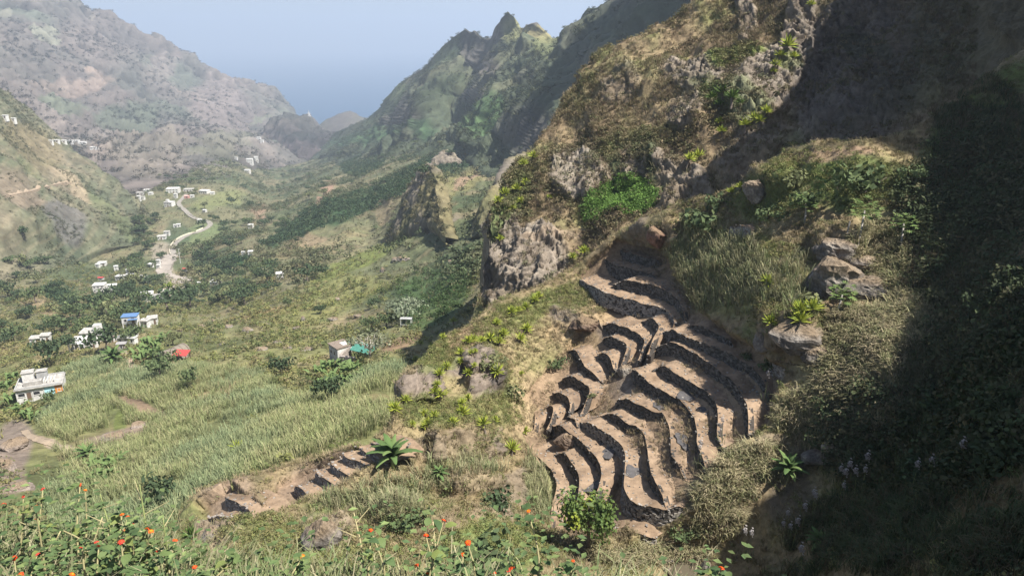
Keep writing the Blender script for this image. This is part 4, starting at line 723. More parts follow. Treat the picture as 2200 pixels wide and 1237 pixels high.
def window(parent, x, z, w, h, y=0.0, door=False, face='f', dep=0.0):
    key = (round(w, 2), round(h, 2), door)
    if key not in _winc:
        f = MB(); t = .09
        f.box(-w / 2, w / 2, -.06, .12, h - t, h); f.box(-w / 2, -w / 2 + t, -.06, .12, 0, h - t - .002); f.box(w / 2 - t, w / 2, -.06, .12, 0, h - t - .002)
        if not door: f.box(-w / 2 - .06, w / 2 + .06, -.12, .1, -t, -.002)
        _winc[key] = (f.mesh('window_frame', WOOD if door else WHITE), MB().box(-w / 2 + t + .002, w / 2 - t - .002, -.02, .1, .002, h - t - .002).mesh('pane', PANE if not door else WOOD))
    fr, pn = _winc[key]; nm = 'door' if door else 'window'
    loc, rot = ((x, y, z), (0, 0, 0)) if face == 'f' else ((dep, x, z), (0, 0, R(-90)))
    o = link(nm, fr, parent, loc, rot); link('door_leaf' if door else 'pane', pn, o); return o
HOUSES = []
def house(px, py, wpx, hpx, yaw=0, lab='', storeys=1, wall=None, roof=None, dr=.8, nwin=2, kind='flat', group='village houses in the valley', cat='house', wside=True):
    h = hit(px, py); m = pxm(h); w = max(2.2, wpx * m); Hh = max(2.2, hpx * m * 1.08); d = w * dr
    t = thing('house', lab, cat, tuple(h[0]), R(yaw), group); wall = wall or WHITE; roof = roof or SLAB
    MB().box(-w / 2, w / 2, 0, d, -2.5 - w * .15, Hh).build('wall', wall, t)
    if kind == 'flat':
        r = MB().box(-w / 2 - .2, w / 2 + .2, -.25, d + .2, Hh + .003, Hh + .2).build('roof', roof, t)
        p = MB(); q = .14
        p.box(-w / 2, w / 2, 0, q, Hh + .203, Hh + .5); p.box(-w / 2, -w / 2 + q, q + .003, d, Hh + .203, Hh + .5); p.box(w / 2 - q, w / 2, q + .003, d, Hh + .203, Hh + .5); p.box(-w / 2 + q + .003, w / 2 - q - .003, d - q, d, Hh + .203, Hh + .5); p.build('parapet', wall, r)
    else:
        e = .3; rz = Hh + w * .16; V = [(-w / 2 - e, -e, Hh), (w / 2 + e, -e, Hh), (w / 2 + e, d + e, Hh), (-w / 2 - e, d + e, Hh), (-w / 2 - e, d / 2, rz), (w / 2 + e, d / 2, rz)]
        MB().add(V, [(0, 1, 5, 4), (2, 3, 4, 5), (3, 0, 4), (1, 2, 5), (3, 2, 1, 0)]).build('roof', roof, t)
    sh = Hh / storeys
    for s in range(storeys):
        n = nwin; ww = min(1.1, w / (n * 2 + 1)); wh = min(1.15, sh * .42)
        for k in range(n):
            x = -w / 2 + w * (k + .5) / n
            if s == 0 and k == n // 2 and n > 1: window(t, x, .02, ww, min(2.05, sh * .8), door=True)
            else: window(t, x, s * sh + sh * .38, ww, wh)
        if wside and d > 3: window(t, d * .5, s * sh + sh * .38, ww, wh, face='s', dep=-w / 2)
    HOUSES.append((px, py, t)); return t, w, d, Hh, m
# ------------------------------------------------------------------ the white house above the cane, with a blue and an orange wall
h = hit(88, 856); m = pxm(h)
t = thing('house', 'white flat roofed house in the cane with pale blue and orange end walls', 'house', tuple(h[0]), R(24), 'village houses in the valley')
W, D, H = 9.6, 6.4, 3.0
MB().box(-W / 2, W / 2, 0, D, -3.5, H).build('wall', WHITE, t)
b = MB().box(1.0, 3.2, -.035, .02, -.4, H - .35).build('blue_wall_panel', CYAN, t); b['label'] = 'pale blue painted wall panel'
b = MB().box(3.203, W / 2 + .03, -.045, .02, -.4, H - .2).build('orange_wall_panel', ORANGE, t); b['label'] = 'orange painted end of the wall'
r = MB().box(-W / 2 - .25, W / 2 + .25, -.5, D + .2, H + .003, H + .22).build('roof', SLAB, t)
p = MB(); p.box(-W / 2, W / 2, -.3, -.15, H + .223, H + .55); p.box(-W / 2, -W / 2 + .15, -.147, D, H + .223, H + .55); p.box(-W / 2 + .153, W / 2, D - .15, D, H + .223, H + .55); p.build('parapet', GREYW, r)
hut = MB().box(-3.6, -1.2, 3.4, 5.6, H + .225, H + 2.6).build('roof_room', WHITE, t); MB().box(-3.75, -1.05, 3.25, 5.75, H + 2.603, H + 2.75).build('room_roof', SLAB, hut)
hut = MB().box(-.7, 1.5, 4.0, 5.7, H + .225, H + 2.3).build('roof_room', GREYW, t); MB().box(-.85, 1.65, 3.85, 5.85, H + 2.303, H + 2.42).build('room_roof', SLAB, hut)
MB().box(-3.2, .6, 1.2, 2.9, H + .225, H + 1.15).build('raised_slab', SLAB, t)
for k in range(4): MB().box(.9 + k * .75, 1.05 + k * .75, 1.4, 4.2, H + .225, H + .85 + .1 * (k % 2)).build('low_wall', WHITE, t)
for x in (-3.7, -.6): window(t, x, 1.25, 1.5, .9)
window(t, -2.2, .02, .9, 2.0, door=True); window(t, 4.1, 1.2, .8, .9); window(t, 3, 1.2, .9, .9, face='s', dep=-W / 2)
for x in (-W / 2 + .1, -1.4, .95): MB().box(x - .1, x + .1, -.12, -.001, -2, H).build('pilaster', WHITE, t)

# ------------------------------------------------------------------ grey house with a walled yard in the middle of the slope
h = hit(727, 775)
t = thing('house', 'grey concrete house with brown flat roof beside the pale bare tree', 'house', tuple(h[0]), R(40), 'houses on the terraced slope')
W, D, H = 3.6, 4.2, 2.9
MB().box(-.1, W, 0, D, -3, H).build('wall', GREYW, t)
o = MB().box(.1, W, -.03, .02, -1, H - .1).build('white_wall_face', WHITE, t)
r = MB().box(-.3, W + .2, -.2, D + .2, H + .003, H + .2).build('roof', BROWNR, t); MB().box(1.9, 3.3, .8, 2.8, H + .203, H + .23).build('white_roof_patch', WROOF, r)
window(t, 1.4, 1.0, .9, 1.0, face='s', dep=-.1); window(t, 3.0, 1.0, .9, .9, face='s', dep=-.1); window(t, 2.2, .9, .8, .9)
h = hit(765, 780); o = thing('yard_wall', 'rough rubble yard wall beside the grey concrete house', 'wall', tuple(h[0]), R(-14))
MB().box(-3.8, 4.5, 0, .4, -2, 1.2, jit=.15).build('wall_body', RUBBLE, o); MB().box(-3.8, -3.4, .4, 5, -2, 1.4, jit=.1).build('side_wall', RUBBLE, o)
h = hit(752, 758); o = thing('green_screen', 'green netting screen on posts next to the grey house roof', 'screen', tuple(h[0]), R(30))
MB().box(-1.8, 1.8, -.03, .03, 1.2, 3.2).build('net_panel', GREENP, o)
for x in (-1.9, 1.9): MB().box(x - .06, x + .06, -.06, .06, -1, 3.3).build('post', WOOD, o)
h = hit(782, 764); o = thing('green_shelter', 'low shelter with sloping green roof in the rubble yard', 'shelter', tuple(h[0]), R(-25))
MB().add([(-2.6, -1.4, 1.4), (2.6, -1.4, 1.2), (2.6, 1.4, 2.1), (-2.6, 1.4, 2.3), (-2.6, -1.4, 1.5), (2.6, -1.4, 1.3), (2.6, 1.4, 2.2), (-2.6, 1.4, 2.4)], [(0, 3, 2, 1), (4, 5, 6, 7), (0, 1, 5, 4), (1, 2, 6, 5), (2, 3, 7, 6), (3, 0, 4, 7)]).build('roof', GREENP, o)
for x in (-2.4, 2.4):
    for y in (-1.2, 1.2): MB().box(x - .07, x + .07, y - .07, y + .07, -1.5, 1.6 + .2 * y).build('post', WOOD, o)

# ------------------------------------------------------------------ thatched hut with a red lean-to
h = hit(376, 770); m = pxm(h)
t = thing('hut', 'long thatched hut with a bright red lean to roof among banana plants', 'hut', tuple(h[0]), R(62), 'houses on the terraced slope')
MB().box(-3, 3, -1.5, 1.5, -2, 1.9).build('wall', RUBBLE, t)
nseg = 9; ang = np.linspace(0, math.pi, nseg); V = []; F = []
for x in np.linspace(-3.5, 3.5, 8):
    for a in ang: V.append((x + rng.normal(0, .04), math.cos(a) * 2.0, 1.4 + math.sin(a) * 1.7 + rng.normal(0, .04)))
for i in range(7):
    for k in range(nseg - 1): F.append((i * nseg + k, i * nseg + k + 1, (i + 1) * nseg + k + 1, (i + 1) * nseg + k))
F += [tuple(range(nseg))[::-1], tuple(7 * nseg + k for k in range(nseg))]
rf = MB().add(V, F).build('thatched_roof', THATCH, t)
for x in np.linspace(-3, 3, 5): MB().tube([(x, math.cos(a) * 2.05, 1.42 + math.sin(a) * 1.75) for a in ang], .06, 4).build('binding_pole', WOOD, rf)
h = hit(391, 772); o = thing('red_shelter', 'small open shelter with red sheet roof at the end of the thatched hut', 'shelter', tuple(h[0]), R(-8), 'houses on the terraced slope')
MB().add([(-2, -1.2, 1.5), (2, -1.2, 1.5), (2, 1.3, 2.2), (-2, 1.3, 2.2), (-2, -1.2, 1.6), (2, -1.2, 1.6), (2, 1.3, 2.3), (-2, 1.3, 2.3)], [(0, 3, 2, 1), (4, 5, 6, 7), (0, 1, 5, 4), (1, 2, 6, 5), (2, 3, 7, 6), (3, 0, 4, 7)]).build('roof', REDR, o)
for x in (-1.8, 1.8):
    for y in (-1.0, 1.1): MB().box(x - .07, x + .07, y - .07, y + .07, -1.5, 1.75 + .2 * y).build('post', WOOD, o)

# ------------------------------------------------------------------ blue roofed house on stilts
h = hit(281, 708)
t = thing('house', 'white house on tall pillars with bright blue sheet roof', 'house', tuple(h[0]), R(12), 'houses on the terraced slope')
MB().box(-2.4, 2.4, 0, 3.4, 2.2, 4.6).build('wall', WHITE, t); MB().box(-2.6, 2.6, -.2, 3.6, 4.603, 4.75).build('roof', BLUER, t); MB().box(-.2, 2.9, -1.4, -.203, 3.9, 4.02).build('porch_roof', BLUER, t)
for x in (-2.2, 0, 2.2):
    for y in (.2, 3.2): MB().box(x - .15, x + .15, y - .15, y + .15, -3, 2.197).build('pillar', WHITE, t)
window(t, -1.2, 2.9, 1.0, 1.0); window(t, 1.2, 2.25, .9, 1.9, door=True)
g = 'houses on the terraced slope'
house(76, 741, 19, 13, 14, 'small white house with a dark doorway, left of the big dark tree', nwin=2, group=g)
house(98, 737, 18, 15, 14, 'narrow white house partly hidden behind the big dark tree', nwin=2, group=g)
t, W, D, H, m = house(172, 750, 30, 17, 10, 'white house with pillared verandah, right of the big dark tree', nwin=3, roof=WROOF, group=g)
MB().box(-W / 2 - .2, W / 2 + .2, -2.2, -.253, H - .2, H - .05).build('verandah_roof', WROOF, t)
for k in range(4): MB().box(-W / 2 + k * W / 3.05 - .1, -W / 2 + k * W / 3.05 + .15, -2.1, -1.85, -2, H - .203).build('verandah_pillar', WHITE, t)
MB().box(-W / 2 - .4, W / 2 + .4, -2.6, -2.25, -3.5, .1).build('terrace_front', WHITE, t)
house(198, 747, 17, 11, 10, 'low white annex joined to the verandah house', nwin=2, group=g, roof=WROOF)
t, W, D, H, m = house(192, 730, 36, 10, 8, 'long white house behind the verandah house with cube tank on roof', nwin=4, group=g)
MB().box(1.2, 3.4, 1, 3, H + .505, H + 2.3).build('water_tank', WHITE, t)
house(220, 733, 20, 12, 8, 'white house with one window between tank house and brown roof', nwin=2, group=g, roof=WROOF)
house(238, 736, 17, 10, 6, 'open sided white house under a faded brown pitched roof', nwin=2, group=g, kind='gable', roof=BROWNR)
house(272, 741, 38, 6, -4, 'long low shed under a broad white sheet roof', nwin=3, group=g, roof=WROOF, dr=.35, cat='shed')
house(262, 754, 14, 8, 10, 'small grey stone hut below the white sheet roofed shed', nwin=1, group=g, wall=RUBBLE, roof=GREYR, kind='gable', cat='hut')
house(310, 703, 16, 7, -10, 'unfinished white walled house just right of the blue roof', nwin=2, group=g)
house(328, 697, 20, 6, 20, 'low white house with tumbled yard walls, behind the blue roofed one', nwin=2, group=g)
# the two hamlets by the river bed
house(318, 648, 24, 15, 24, 'two storey grey house with bright white roof, by the dark trees', 2, WHITE, WROOF, group='houses by the river bed')
house(338, 646, 22, 7, 20, 'house with a large grey pitched roof beside the white roofed house', 1, GREYW, GREYR, kind='gable', group='houses by the river bed')
t, W, D, H, m = house(353, 637, 24, 7, 4, 'cream house with a red painted side, near the lime green tree', 1, CREAM, SLAB, nwin=3, group='houses by the river bed')
MB().box(W * .1, W / 2 - .1, -.06, .02, 0, H * .7).build('red_wall_panel', REDR, t)
house(386, 634, 12, 6, -20, 'small pale house with reddish roof at the river bed edge', 1, WHITE, PINK, kind='gable', group='houses by the river bed')
house(213, 629, 23, 15, 10, 'tall two storey white house with balcony front above the trees', 2, WHITE, WROOF, nwin=3, group='hillside hamlet houses')
house(240, 622, 21, 8, 22, 'long white house with row of small windows in the hillside hamlet', 1, WHITE, WROOF, nwin=4, group='hillside hamlet houses', dr=.5)
house(252, 635, 26, 8, 14, 'broad house with weathered grey roof at the front of the hamlet', 1, WHITE, GREYR, kind='gable', nwin=3, group='hillside hamlet houses')
house(228, 642, 19, 6, -6, 'lowest white house of the hamlet, half sunk in dark trees', 1, WHITE, SLAB, group='hillside hamlet houses')
house(216, 604, 10, 5, 0, 'small house with bright red roof above the hamlet', 1, WHITE, REDR, kind='gable', nwin=1, group='hillside hamlet houses')
house(256, 602, 17, 5, -8, 'left end of the white row houses behind the round tree', 1, WHITE, WROOF, group='hillside hamlet houses')
house(275, 600, 17, 5, -4, 'middle house of the white row behind the round tree', 1, WHITE, WROOF, group='hillside hamlet houses')
house(300, 606, 22, 7, -14, 'right end house of the white row, slightly larger', 1, WHITE, WROOF, nwin=3, group='hillside hamlet houses')
for a in [(250, 582, 8, 9, 20, 'narrow tall white house alone above the row houses', 2, 1), (275, 587, 8, 5, 0, 'pale green tinted cabin above the row houses', 1, 1), (218, 572, 16, 6, 10, 'white house with broken walls up the left slope', 1, 2), (209, 575, 8, 5, 0, 'tiny white outhouse up the left slope', 1, 1), (321, 575, 10, 5, -25, 'low white shed on the bank left of the river bed', 1, 1), (340, 568, 7, 8, 0, 'small white house perched at the river bed edge', 2, 1), (340, 577, 6, 5, 0, 'square white hut just below the river edge house', 1, 1)]:
    house(a[0], a[1], a[2], a[3], a[4], a[5], a[6], nwin=a[7], group='hillside hamlet houses', roof=WROOF)
house(397, 584, 8, 6, 0, 'small hut with red roof beside the lamp pole', 1, WHITE, REDR, kind='gable', nwin=1, group='houses by the river bed')
# houses along the road
g = 'houses along the valley road'
t, W, D, H, m = house(361, 445, 18, 9, -8, 'brilliant white two storey house on the knoll by the road', 2, WHITE, WROOF, nwin=3, group=g); MB().box(-W * .3, 0, D * .2, D * .6, H + .505, H + 2.6).build('stair_tower', WHITE, t)
for a in [(370, 415, 25, 8, 8, 'large white building where the road enters the upper village', 2, 4), (377, 426, 7, 8, 0, 'slim white house below the large white building', 2, 1), (403, 412, 18, 4, 0, 'long low white house in the middle of the upper village', 1, 3), (436, 417, 19, 6, -10, 'white row house at the right end of the upper village', 1, 4), (456, 418, 9, 4, 12, 'last small white house at the right of the upper village', 1, 1), (412, 425, 8, 3, 8, 'tiny white house at the foot of the upper village', 1, 1),
          (300, 420, 13, 5, 12, 'white house at the left of the far left cluster', 1, 2), (315, 414, 13, 5, 8, 'white house at the top of the far left cluster', 1, 2), (323, 419, 9, 4, 8, 'white house at the right of the far left cluster', 1, 1), (305, 430, 9, 6, 0, 'lowest white house of the far left cluster', 1, 1), (297, 427, 7, 4, 0, 'grey white hut left of the lowest cluster house', 1, 1),
          (358, 507, 11, 8, 6, 'two storey white house under the bend of the road', 2, 2), (347, 515, 17, 6, 16, 'long white house with dark openings below the road bend', 1, 3), (384, 488, 8, 3, 20, 'low white shed in the green field inside the bend', 1, 1), (376, 489, 4, 3, 20, 'tiny white shed beside the low shed in the field', 1, 1), (428, 478, 8, 3, 0, 'white shed beside the outer bend of the road', 1, 1), (438, 457, 8, 4, -15, 'white shed between two dark trees above the road', 1, 1)]:
    house(a[0], a[1], a[2], a[3], a[4], a[5], a[6], nwin=a[7], group=g, roof=WROOF if rng.random() < .7 else SLAB)
house(401, 427, 9, 5, 0, 'pink house at the foot of the upper village', 1, PINK, PINK, kind='gable', nwin=1, group=g)
g = 'scattered farm houses'
t, W, D, H, m = house(602, 601, 15, 12, 18, 'white two storey farm house among trees on the right slope', 2, WHITE, WROOF, nwin=2, group=g)
for a in [(460, 614, 19, 6, -12, 'grey white farm house at the lower edge of the cane field', 1, 3), (426, 616, 8, 4, 0, 'white cabin in the trees right of the river bed', 1, 1), (538, 491, 10, 7, 0, 'white farm house with dark opening in the woods', 1, 2), (538, 548, 10, 4, 10, 'low white shed at the top of the pale field', 1, 1), (523, 549, 6, 3, 10, 'small white shed left of the pale field shed', 1, 1), (530, 371, 12, 5, 0, 'white house on the flat below the rock hill', 1, 2), (507, 343, 6, 4, 0, 'white house among the far trees left of the rock hill', 1, 1), (536, 352, 13, 9, 6, 'large white house below the gorge mouth', 2, 3), (551, 347, 9, 9, 20, 'tall white house against the rock hill', 2, 2)]:
    house(a[0], a[1], a[2], a[3], a[4], a[5], a[6], nwin=a[7], group=g, roof=WROOF)
g = 'houses on the far ridge'
for i, (x, y, w_, hh, nm) in enumerate([(108, 307, 8, 3, 'first'), (120, 306, 10, 4, 'second'), (135, 307, 10, 4, 'third'), (150, 307, 11, 4, 'fourth'), (163, 307, 11, 4, 'fifth'), (177, 310, 12, 4, 'sixth'), (200, 321, 14, 4, 'lowest, seventh')]):
    house(x, y, w_, hh, 4, f'{nm} white house from the left in the line of houses on the far ridge', 1, nwin=2, group=g, roof=WROOF)
for (x, y, w_, l) in [(7, 254, 12, 'upper white house on the skyline slope at the frame edge'), (26, 260, 10, 'lower white house on the skyline slope at the frame edge')]: house(x, y, w_, 4, 0, l, 1, nwin=2, group='houses on the left slope', roof=WROOF)
for (x, y, w_, l) in [(555, 301, 9, 'white house in the gorge mouth left of the rock hill'), (562, 307, 7, 'second white house in the gorge mouth, closer to the rock')]: house(x, y, w_, 5, 0, l, 1, nwin=2, group='scattered farm houses', roof=WROOF)

# ------------------------------------------------------------------ monument on the headland
h = hit(664, 250)
if h is not None:
    m = pxm(h); t = thing('monument', 'tall white monument on the coastal headland beyond the rock hill', 'monument', (h[0][0], h[0][1], h[0][2] - 1))
    t.scale = (.62,) * 3; MB().box(-7, 7, -3, 3, 0, 6).build('base', WHITE, t); MB().tube([(0, 0, 5), (0, 0, 16), (0, 0, 22), (0, 0, 29)], [3.2, 2.6, 1.6, .7], 8).build('column', WHITE, t)
    for s in (-1, 1): MB().tube([(0, 0, 9), (s * 5, 0, 11), (s * 6.4, 0, 17)], [1.6, 1.4, .9], 6).build('arm', WHITE, t)

# ------------------------------------------------------------------ road, river bed, paths
def ribbon(name, pts, wid, mat, lift, tint=None, kind='structure', jit=0, wmul=None):
    q = catmull(pts, 8); W = []
    for x, y in q:
        hh = hit(x, y)
        if hh is not None: W.append(hh[0])
    P = np.array(W); K = np.arange(len(P)); 
    for _ in range(3): P[1:-1] = (P[:-2] + 2 * P[1:-1] + P[2:]) / 4
    T = np.gradient(P, axis=0); T[:, 2] = 0; T /= np.linalg.norm(T, axis=1, keepdims=True); S = np.stack([T[:, 1], -T[:, 0], 0 * T[:, 0]], -1)
    V = []
    wv = np.interp(K / (len(P) - 1), np.linspace(0, 1, len(wmul)), wmul) if wmul else np.ones(len(P))
    for i, p in enumerate(P):
        for s in (-.5, -.17, .17, .5):
            w_ = wid * wv[i] * (1 + jit * rng.normal() if jit else 1); c = p + S[i] * s * w_; g_ = drop(c[0], c[1], c[2] + 25)
            z = max(p[2] - .6, g_[2] if g_ is not None else p[2]); V.append((c[0], c[1], max(z, p[2]) + lift))
    n = len(P); F = [(i * 4 + k, i * 4 + k + 1, i * 4 + k + 5, i * 4 + k + 4) for i in range(n - 1) for k in range(3)]
    F += [(i * 4 + k2, i * 4 + k2 + 4, n * 4 + i * 2 + kk + 2, n * 4 + i * 2 + kk) for i in range(n - 1) for k2, kk in ((0, 0), (3, 1))]
    for i in range(n): V += [np.array(V[i * 4]) - (0, 0, 2.5), np.array(V[i * 4 + 3]) - (0, 0, 2.5)]
    o = mesh_np(name, np.array(V), np.array(F), False, mat); tag(o, kind=kind); return P, S
ROADM = mat_flat('road_paving', (.25, .23, .20), .95, .15, .3); GRAVM = mat_flat('river_gravel', (.30, .265, .23), 1, .3, .25, bump=.6); PATHM = mat_flat('path_dirt', (.30, .235, .17), 1, .25, .5)
ROAD = [(400, 418), (392, 428), (384, 436), (388, 445), (398, 453), (408, 463), (420, 470), (434, 473), (446, 476), (452, 482), (448, 488), (438, 494), (424, 500), (408, 505), (392, 512), (380, 521), (373, 531), (372, 541), (374, 548)]
P, S = ribbon('road', ROAD, 4.2, ROADM, .5)
q = [i for i in range(len(P)) if i > len(P) * .58]
o = thing('parapet_wall', 'pale low wall along the outer edge of the curving valley road', 'wall', tuple(P[q[0]])); mb = MB()
side = 1 if hit(408, 505) is not None else 1
for a, b_ in zip(q[:-1], q[1:]):
    e0, e1 = P[a] + S[a] * 2.2 - P[q[0]], P[b_] + S[b_] * 2.2 - P[q[0]]; n_ = S[a] * .3
    mb.add([e0 - (0, 0, 2.2), e1 - (0, 0, 2.2), e1 + (0, 0, 1.3), e0 + (0, 0, 1.3), e0 + n_ - (0, 0, 2.2), e1 + n_ - (0, 0, 2.2), e1 + n_ + (0, 0, 1.3), e0 + n_ + (0, 0, 1.3)], [(0, 1, 2, 3), (4, 7, 6, 5), (3, 2, 6, 7)])
mb.build('wall_body', CREAM, o)
ribbon('river_bed', [(374, 546), (362, 556), (358, 568), (350, 580), (347, 592)], 9, GRAVM, .35, jit=.15, wmul=[1, 1.2, .8, .9, .5])
ribbon('river_bed', [(356, 572), (358, 588), (368, 594), (384, 598), (396, 601), (390, 609), (385, 618), (380, 628)], 7, GRAVM, .4, jit=.15, wmul=[.4, .9, .7, .9, 1.5, 1.2, .9, .7])
ribbon('path', [(402, 536), (420, 530), (440, 524)], 2.2, PATHM, .3)
ribbon('path', [(52, 925), (66, 938), (90, 949), (118, 957), (146, 966), (172, 972)], 1.3, PATHM, .12, jit=.1)
ribbon('path', [(262, 752), (272, 766), (282, 782), (288, 792)], 1.8, PATHM, .15, jit=.1)
ribbon('path', [(20, 420), (60, 412), (110, 398), (150, 392)], 2.4, PATHM, .3)
# poles
POLEM = mat_flat('pole_metal', (.62, .62, .6), .5, .1, 2)
for x, y, hp, lab in [(388, 566, 31, 'tall white lamp pole standing right of the river bed'), (290, 730, 27, 'grey pole in front of the blue roofed house, taller one'), (297, 722, 18, 'grey pole just right of the taller pole by the blue roof')]:
    hh = hit(x, y); L = hp * pxm(hh) * 1.05; t = thing('pole', lab, 'pole', tuple(hh[0])); MB().tube([(0, 0, -1), (0, 0, L)], [.16, .11], 8).build('shaft', POLEM, t); MB().box(-.1, .9, -.12, .12, L - .1, L + .05).build('lamp_head', POLEM, t)
hh = hit(872, 702); t = thing('frame', 'white metal frame on legs at the edge of the shaded hollow', 'frame', tuple(hh[0]), R(-5))
for x in (-1.3, 1.3):
    for y in (0, 1.2): MB().box(x - .06, x + .06, y - .06, y + .06, -.6, 2.0).build('leg', POLEM, t)
MB().box(-1.45, 1.45, -.1, 1.3, 2.003, 2.1).build('top_panel', GREYW, t); MB().box(-1.36, 1.36, -.09, -.061, .5, .62).build('rail', POLEM, t)
# ------------------------------------------------------------------ trees
BARK = mat_flat('bark', (.17, .14, .115), .95, .35, 6, bump=.5); PALEBARK = mat_flat('pale_bark', (.32, .295, .26), .9, .2, 5); STEMG = mat_flat('green_stem', (.20, .23, .09), .8, .25, 8)
def crown_mesh(n, rad, leaf, seed, cols, zc=1.0):
    V, F = soup_leaves(n, rad, leaf, seed, zc, .45); tv = pal(len(V) // 4, cols, .3); return mesh_np('crown', V, F, False, LEAFM, np.repeat(tv, 4, 0), link=False)
def trunk_mesh(hgt, rad, limbs=4, seed=0, spread_r=.6, mat=None):
    r = np.random.default_rng(seed); m = MB(); m.tube([(0, 0, -.4), (.03, .02, hgt * .3), (-.03, .04, hgt * .62)], [rad, rad * .8, rad * .62], 7)
    for k in range(limbs):
        a = 2 * math.pi * k / limbs + r.uniform(-.4, .4); e = spread_r * r.uniform(.7, 1.1)
        m.tube([(-.03, .04, hgt * .6), (math.cos(a) * e * .45, math.sin(a) * e * .45, hgt * .85), (math.cos(a) * e, math.sin(a) * e, hgt * 1.12)], [rad * .5, rad * .34, rad * .12], 5)
    return m.mesh('trunk', mat or BARK, True)
DK = [C(.045, .075, .035), C(.07, .105, .045), C(.055, .085, .036)]; MD = [C(.09, .13, .05), C(.125, .165, .06), C(.075, .11, .045)]; OL = [C(.14, .16, .065), C(.18, .19, .075), C(.12, .135, .06)]; LM = [C(.2, .27, .03), C(.26, .30, .035), C(.15, .22, .03)]
def where(x, y, marks):
    d = [(math.hypot(x - a, (y - b) * 1.3), a, b, l) for a, b, l in marks]; _, a, b, l = min(d); an = math.degrees(math.atan2(-(y - b), x - a)) % 360
    rel = ['just right of', 'behind and right of', 'right behind', 'behind and left of', 'just left of', 'in front and left of', 'right in front of', 'in front and right of'][int((an + 22.5) // 45) % 8]
    return f'{rel} the {" ".join(l.split()[:6])}'
HMARKS = [(x, y, t_['label']) for x, y, t_ in HOUSES] + [(376, 770, 'long thatched hut'), (281, 706, 'house with bright blue roof'), (88, 850, 'house with orange end wall'), (727, 775, 'grey concrete house'), (365, 580, 'gravel river bed'), (452, 482, 'outer bend of the road'), (372, 535, 'lower end of the paved road')]
TREES = {}
for nm, cols in (('dark', DK), ('green', MD), ('olive', OL), ('lime', LM)):
    for sh in range(2): TREES[nm, sh] = (crown_mesh(330, (1, 1, .72) if sh == 0 else (1.15, 1.15, .5), .17, 100 + sh + len(TREES), cols, 1.25 if sh == 0 else 1.9), trunk_mesh(1.0, .085, 4, 7 + sh))
def tree(px, py, wpx, kind, label, group='trees of the valley', sh=None, sq=1.0, cat='tree', sink_=.0):
    h = hit(px, py)
    if h is None: return
    r = wpx * pxm(h) / 2 / 1.02; cm_, tm_ = TREES[kind, rng.integers(2) if sh is None else sh]
    t = thing('tree', label, cat, (h[0][0], h[0][1], h[0][2] - sink_ * r), rng.uniform(0, 6.28), group, (r, r, r * sq)); link('trunk', tm_, t); link('crown', cm_, t); return t
for a in [(108, 783, 62, 'dark', 'large dark broad tree standing in front of the white verandah house', 0), (150, 756, 40, 'dark', 'dark tree between the large dark tree and the verandah house', 0), (186, 705, 26, 'lime', 'small yellow green tree above the row of white houses', 0), (364, 625, 20, 'lime', 'bright lime green tree at the river bed edge', 0), (345, 815, 58, 'green', 'leafy green tree below the thatched hut', 0), (610, 808, 46, 'dark', 'round dark tree standing alone in the dry grass', 0), (715, 862, 60, 'dark', 'dark bushy tree under the banana grove by the grey house', 0), (660, 606, 52, 'dark', 'wide dark tree on the edge of the mid slope', 1), (546, 592, 22, 'green', 'round green tree left of the white farm house', 0), (350, 1090, 80, 'dark', 'dark round tree at the foot of the cane slope', 0), (282, 625, 44, 'olive', 'large rounded olive tree in front of the white row houses', 0), (242, 660, 50, 'dark', 'dark tree under the hillside hamlet', 0), (205, 665, 36, 'dark', 'dark tree at the left end under the hamlet', 0), (300, 660, 40, 'green', 'green tree between the hamlet and the grey house', 0), (360, 672, 70, 'dark', 'long spreading dark tree canopy below the white roofed house', 1), (410, 660, 60, 'dark', 'spreading dark tree right of the long canopy', 1), (300, 690, 60, 'dark', 'spreading dark tree above the blue roofed house', 1), (18, 640, 30, 'olive', 'yellowish tree at the left edge of the slope', 0), (50, 510, 26, 'dark', 'dark tree high on the left slope', 0), (830, 706, 40, 'green', 'green tree below the pale dragon tree', 0), (800, 712, 34, 'green', 'bushy tree left of the white metal frame', 0), (30, 735, 40, 'green', 'green tree at the left edge beside the small white houses', 0), (110, 870, 34, 'green', 'tree behind the house with the orange wall', 0), (800, 664, 26, 'dark', 'small dark tree above the dragon tree', 0), (690, 675, 22, 'dark', 'small dark tree on the middle of the mossy slope', 0), (620, 660, 20, 'green', 'green shrub tree on the mossy slope edge', 0), (410, 830, 44, 'green', 'low leafy tree right of the thatched hut', 0), (372, 742, 34, 'olive', 'brownish bare looking tree behind the thatched hut', 0)]:
    tree(*a[:5], sh=a[5], sq=1.3 if a[5] == 0 else 1.0)
# trees scattered along the valley floor
REG = [((250, 330, 560, 640), 34, 'near the hillside hamlet'), ((290, 340, 470, 540), 26, 'left of the valley road'), ((330, 380, 540, 610), 12, 'beside the gravel river bed'), ((395, 470, 540, 600), 22, 'right of the gravel river bed'), ((400, 520, 500, 545), 14, 'on the pale fields right of the road bend'), ((430, 620, 440, 500), 30, 'on the slope above the road bend'), ((520, 700, 360, 430), 34, 'on the upper valley floor below the rock hill'), ((400, 540, 600, 660), 30, 'on the bank below the cane field'), ((440, 600, 560, 640), 22, 'around the white farm house'), ((330, 480, 380, 430), 24, 'around the upper village'), ((700, 1000, 300, 400), 36, 'on the green slope below the jagged peaks'), ((120, 260, 640, 720), 26, 'on the slope above the white house row'), ((0, 120, 560, 760), 20, 'on the left slope'), ((210, 320, 690, 760), 10, 'around the blue roofed house')]
TONE = {'dark': 'dark green', 'green': 'mid green', 'olive': 'olive green'}
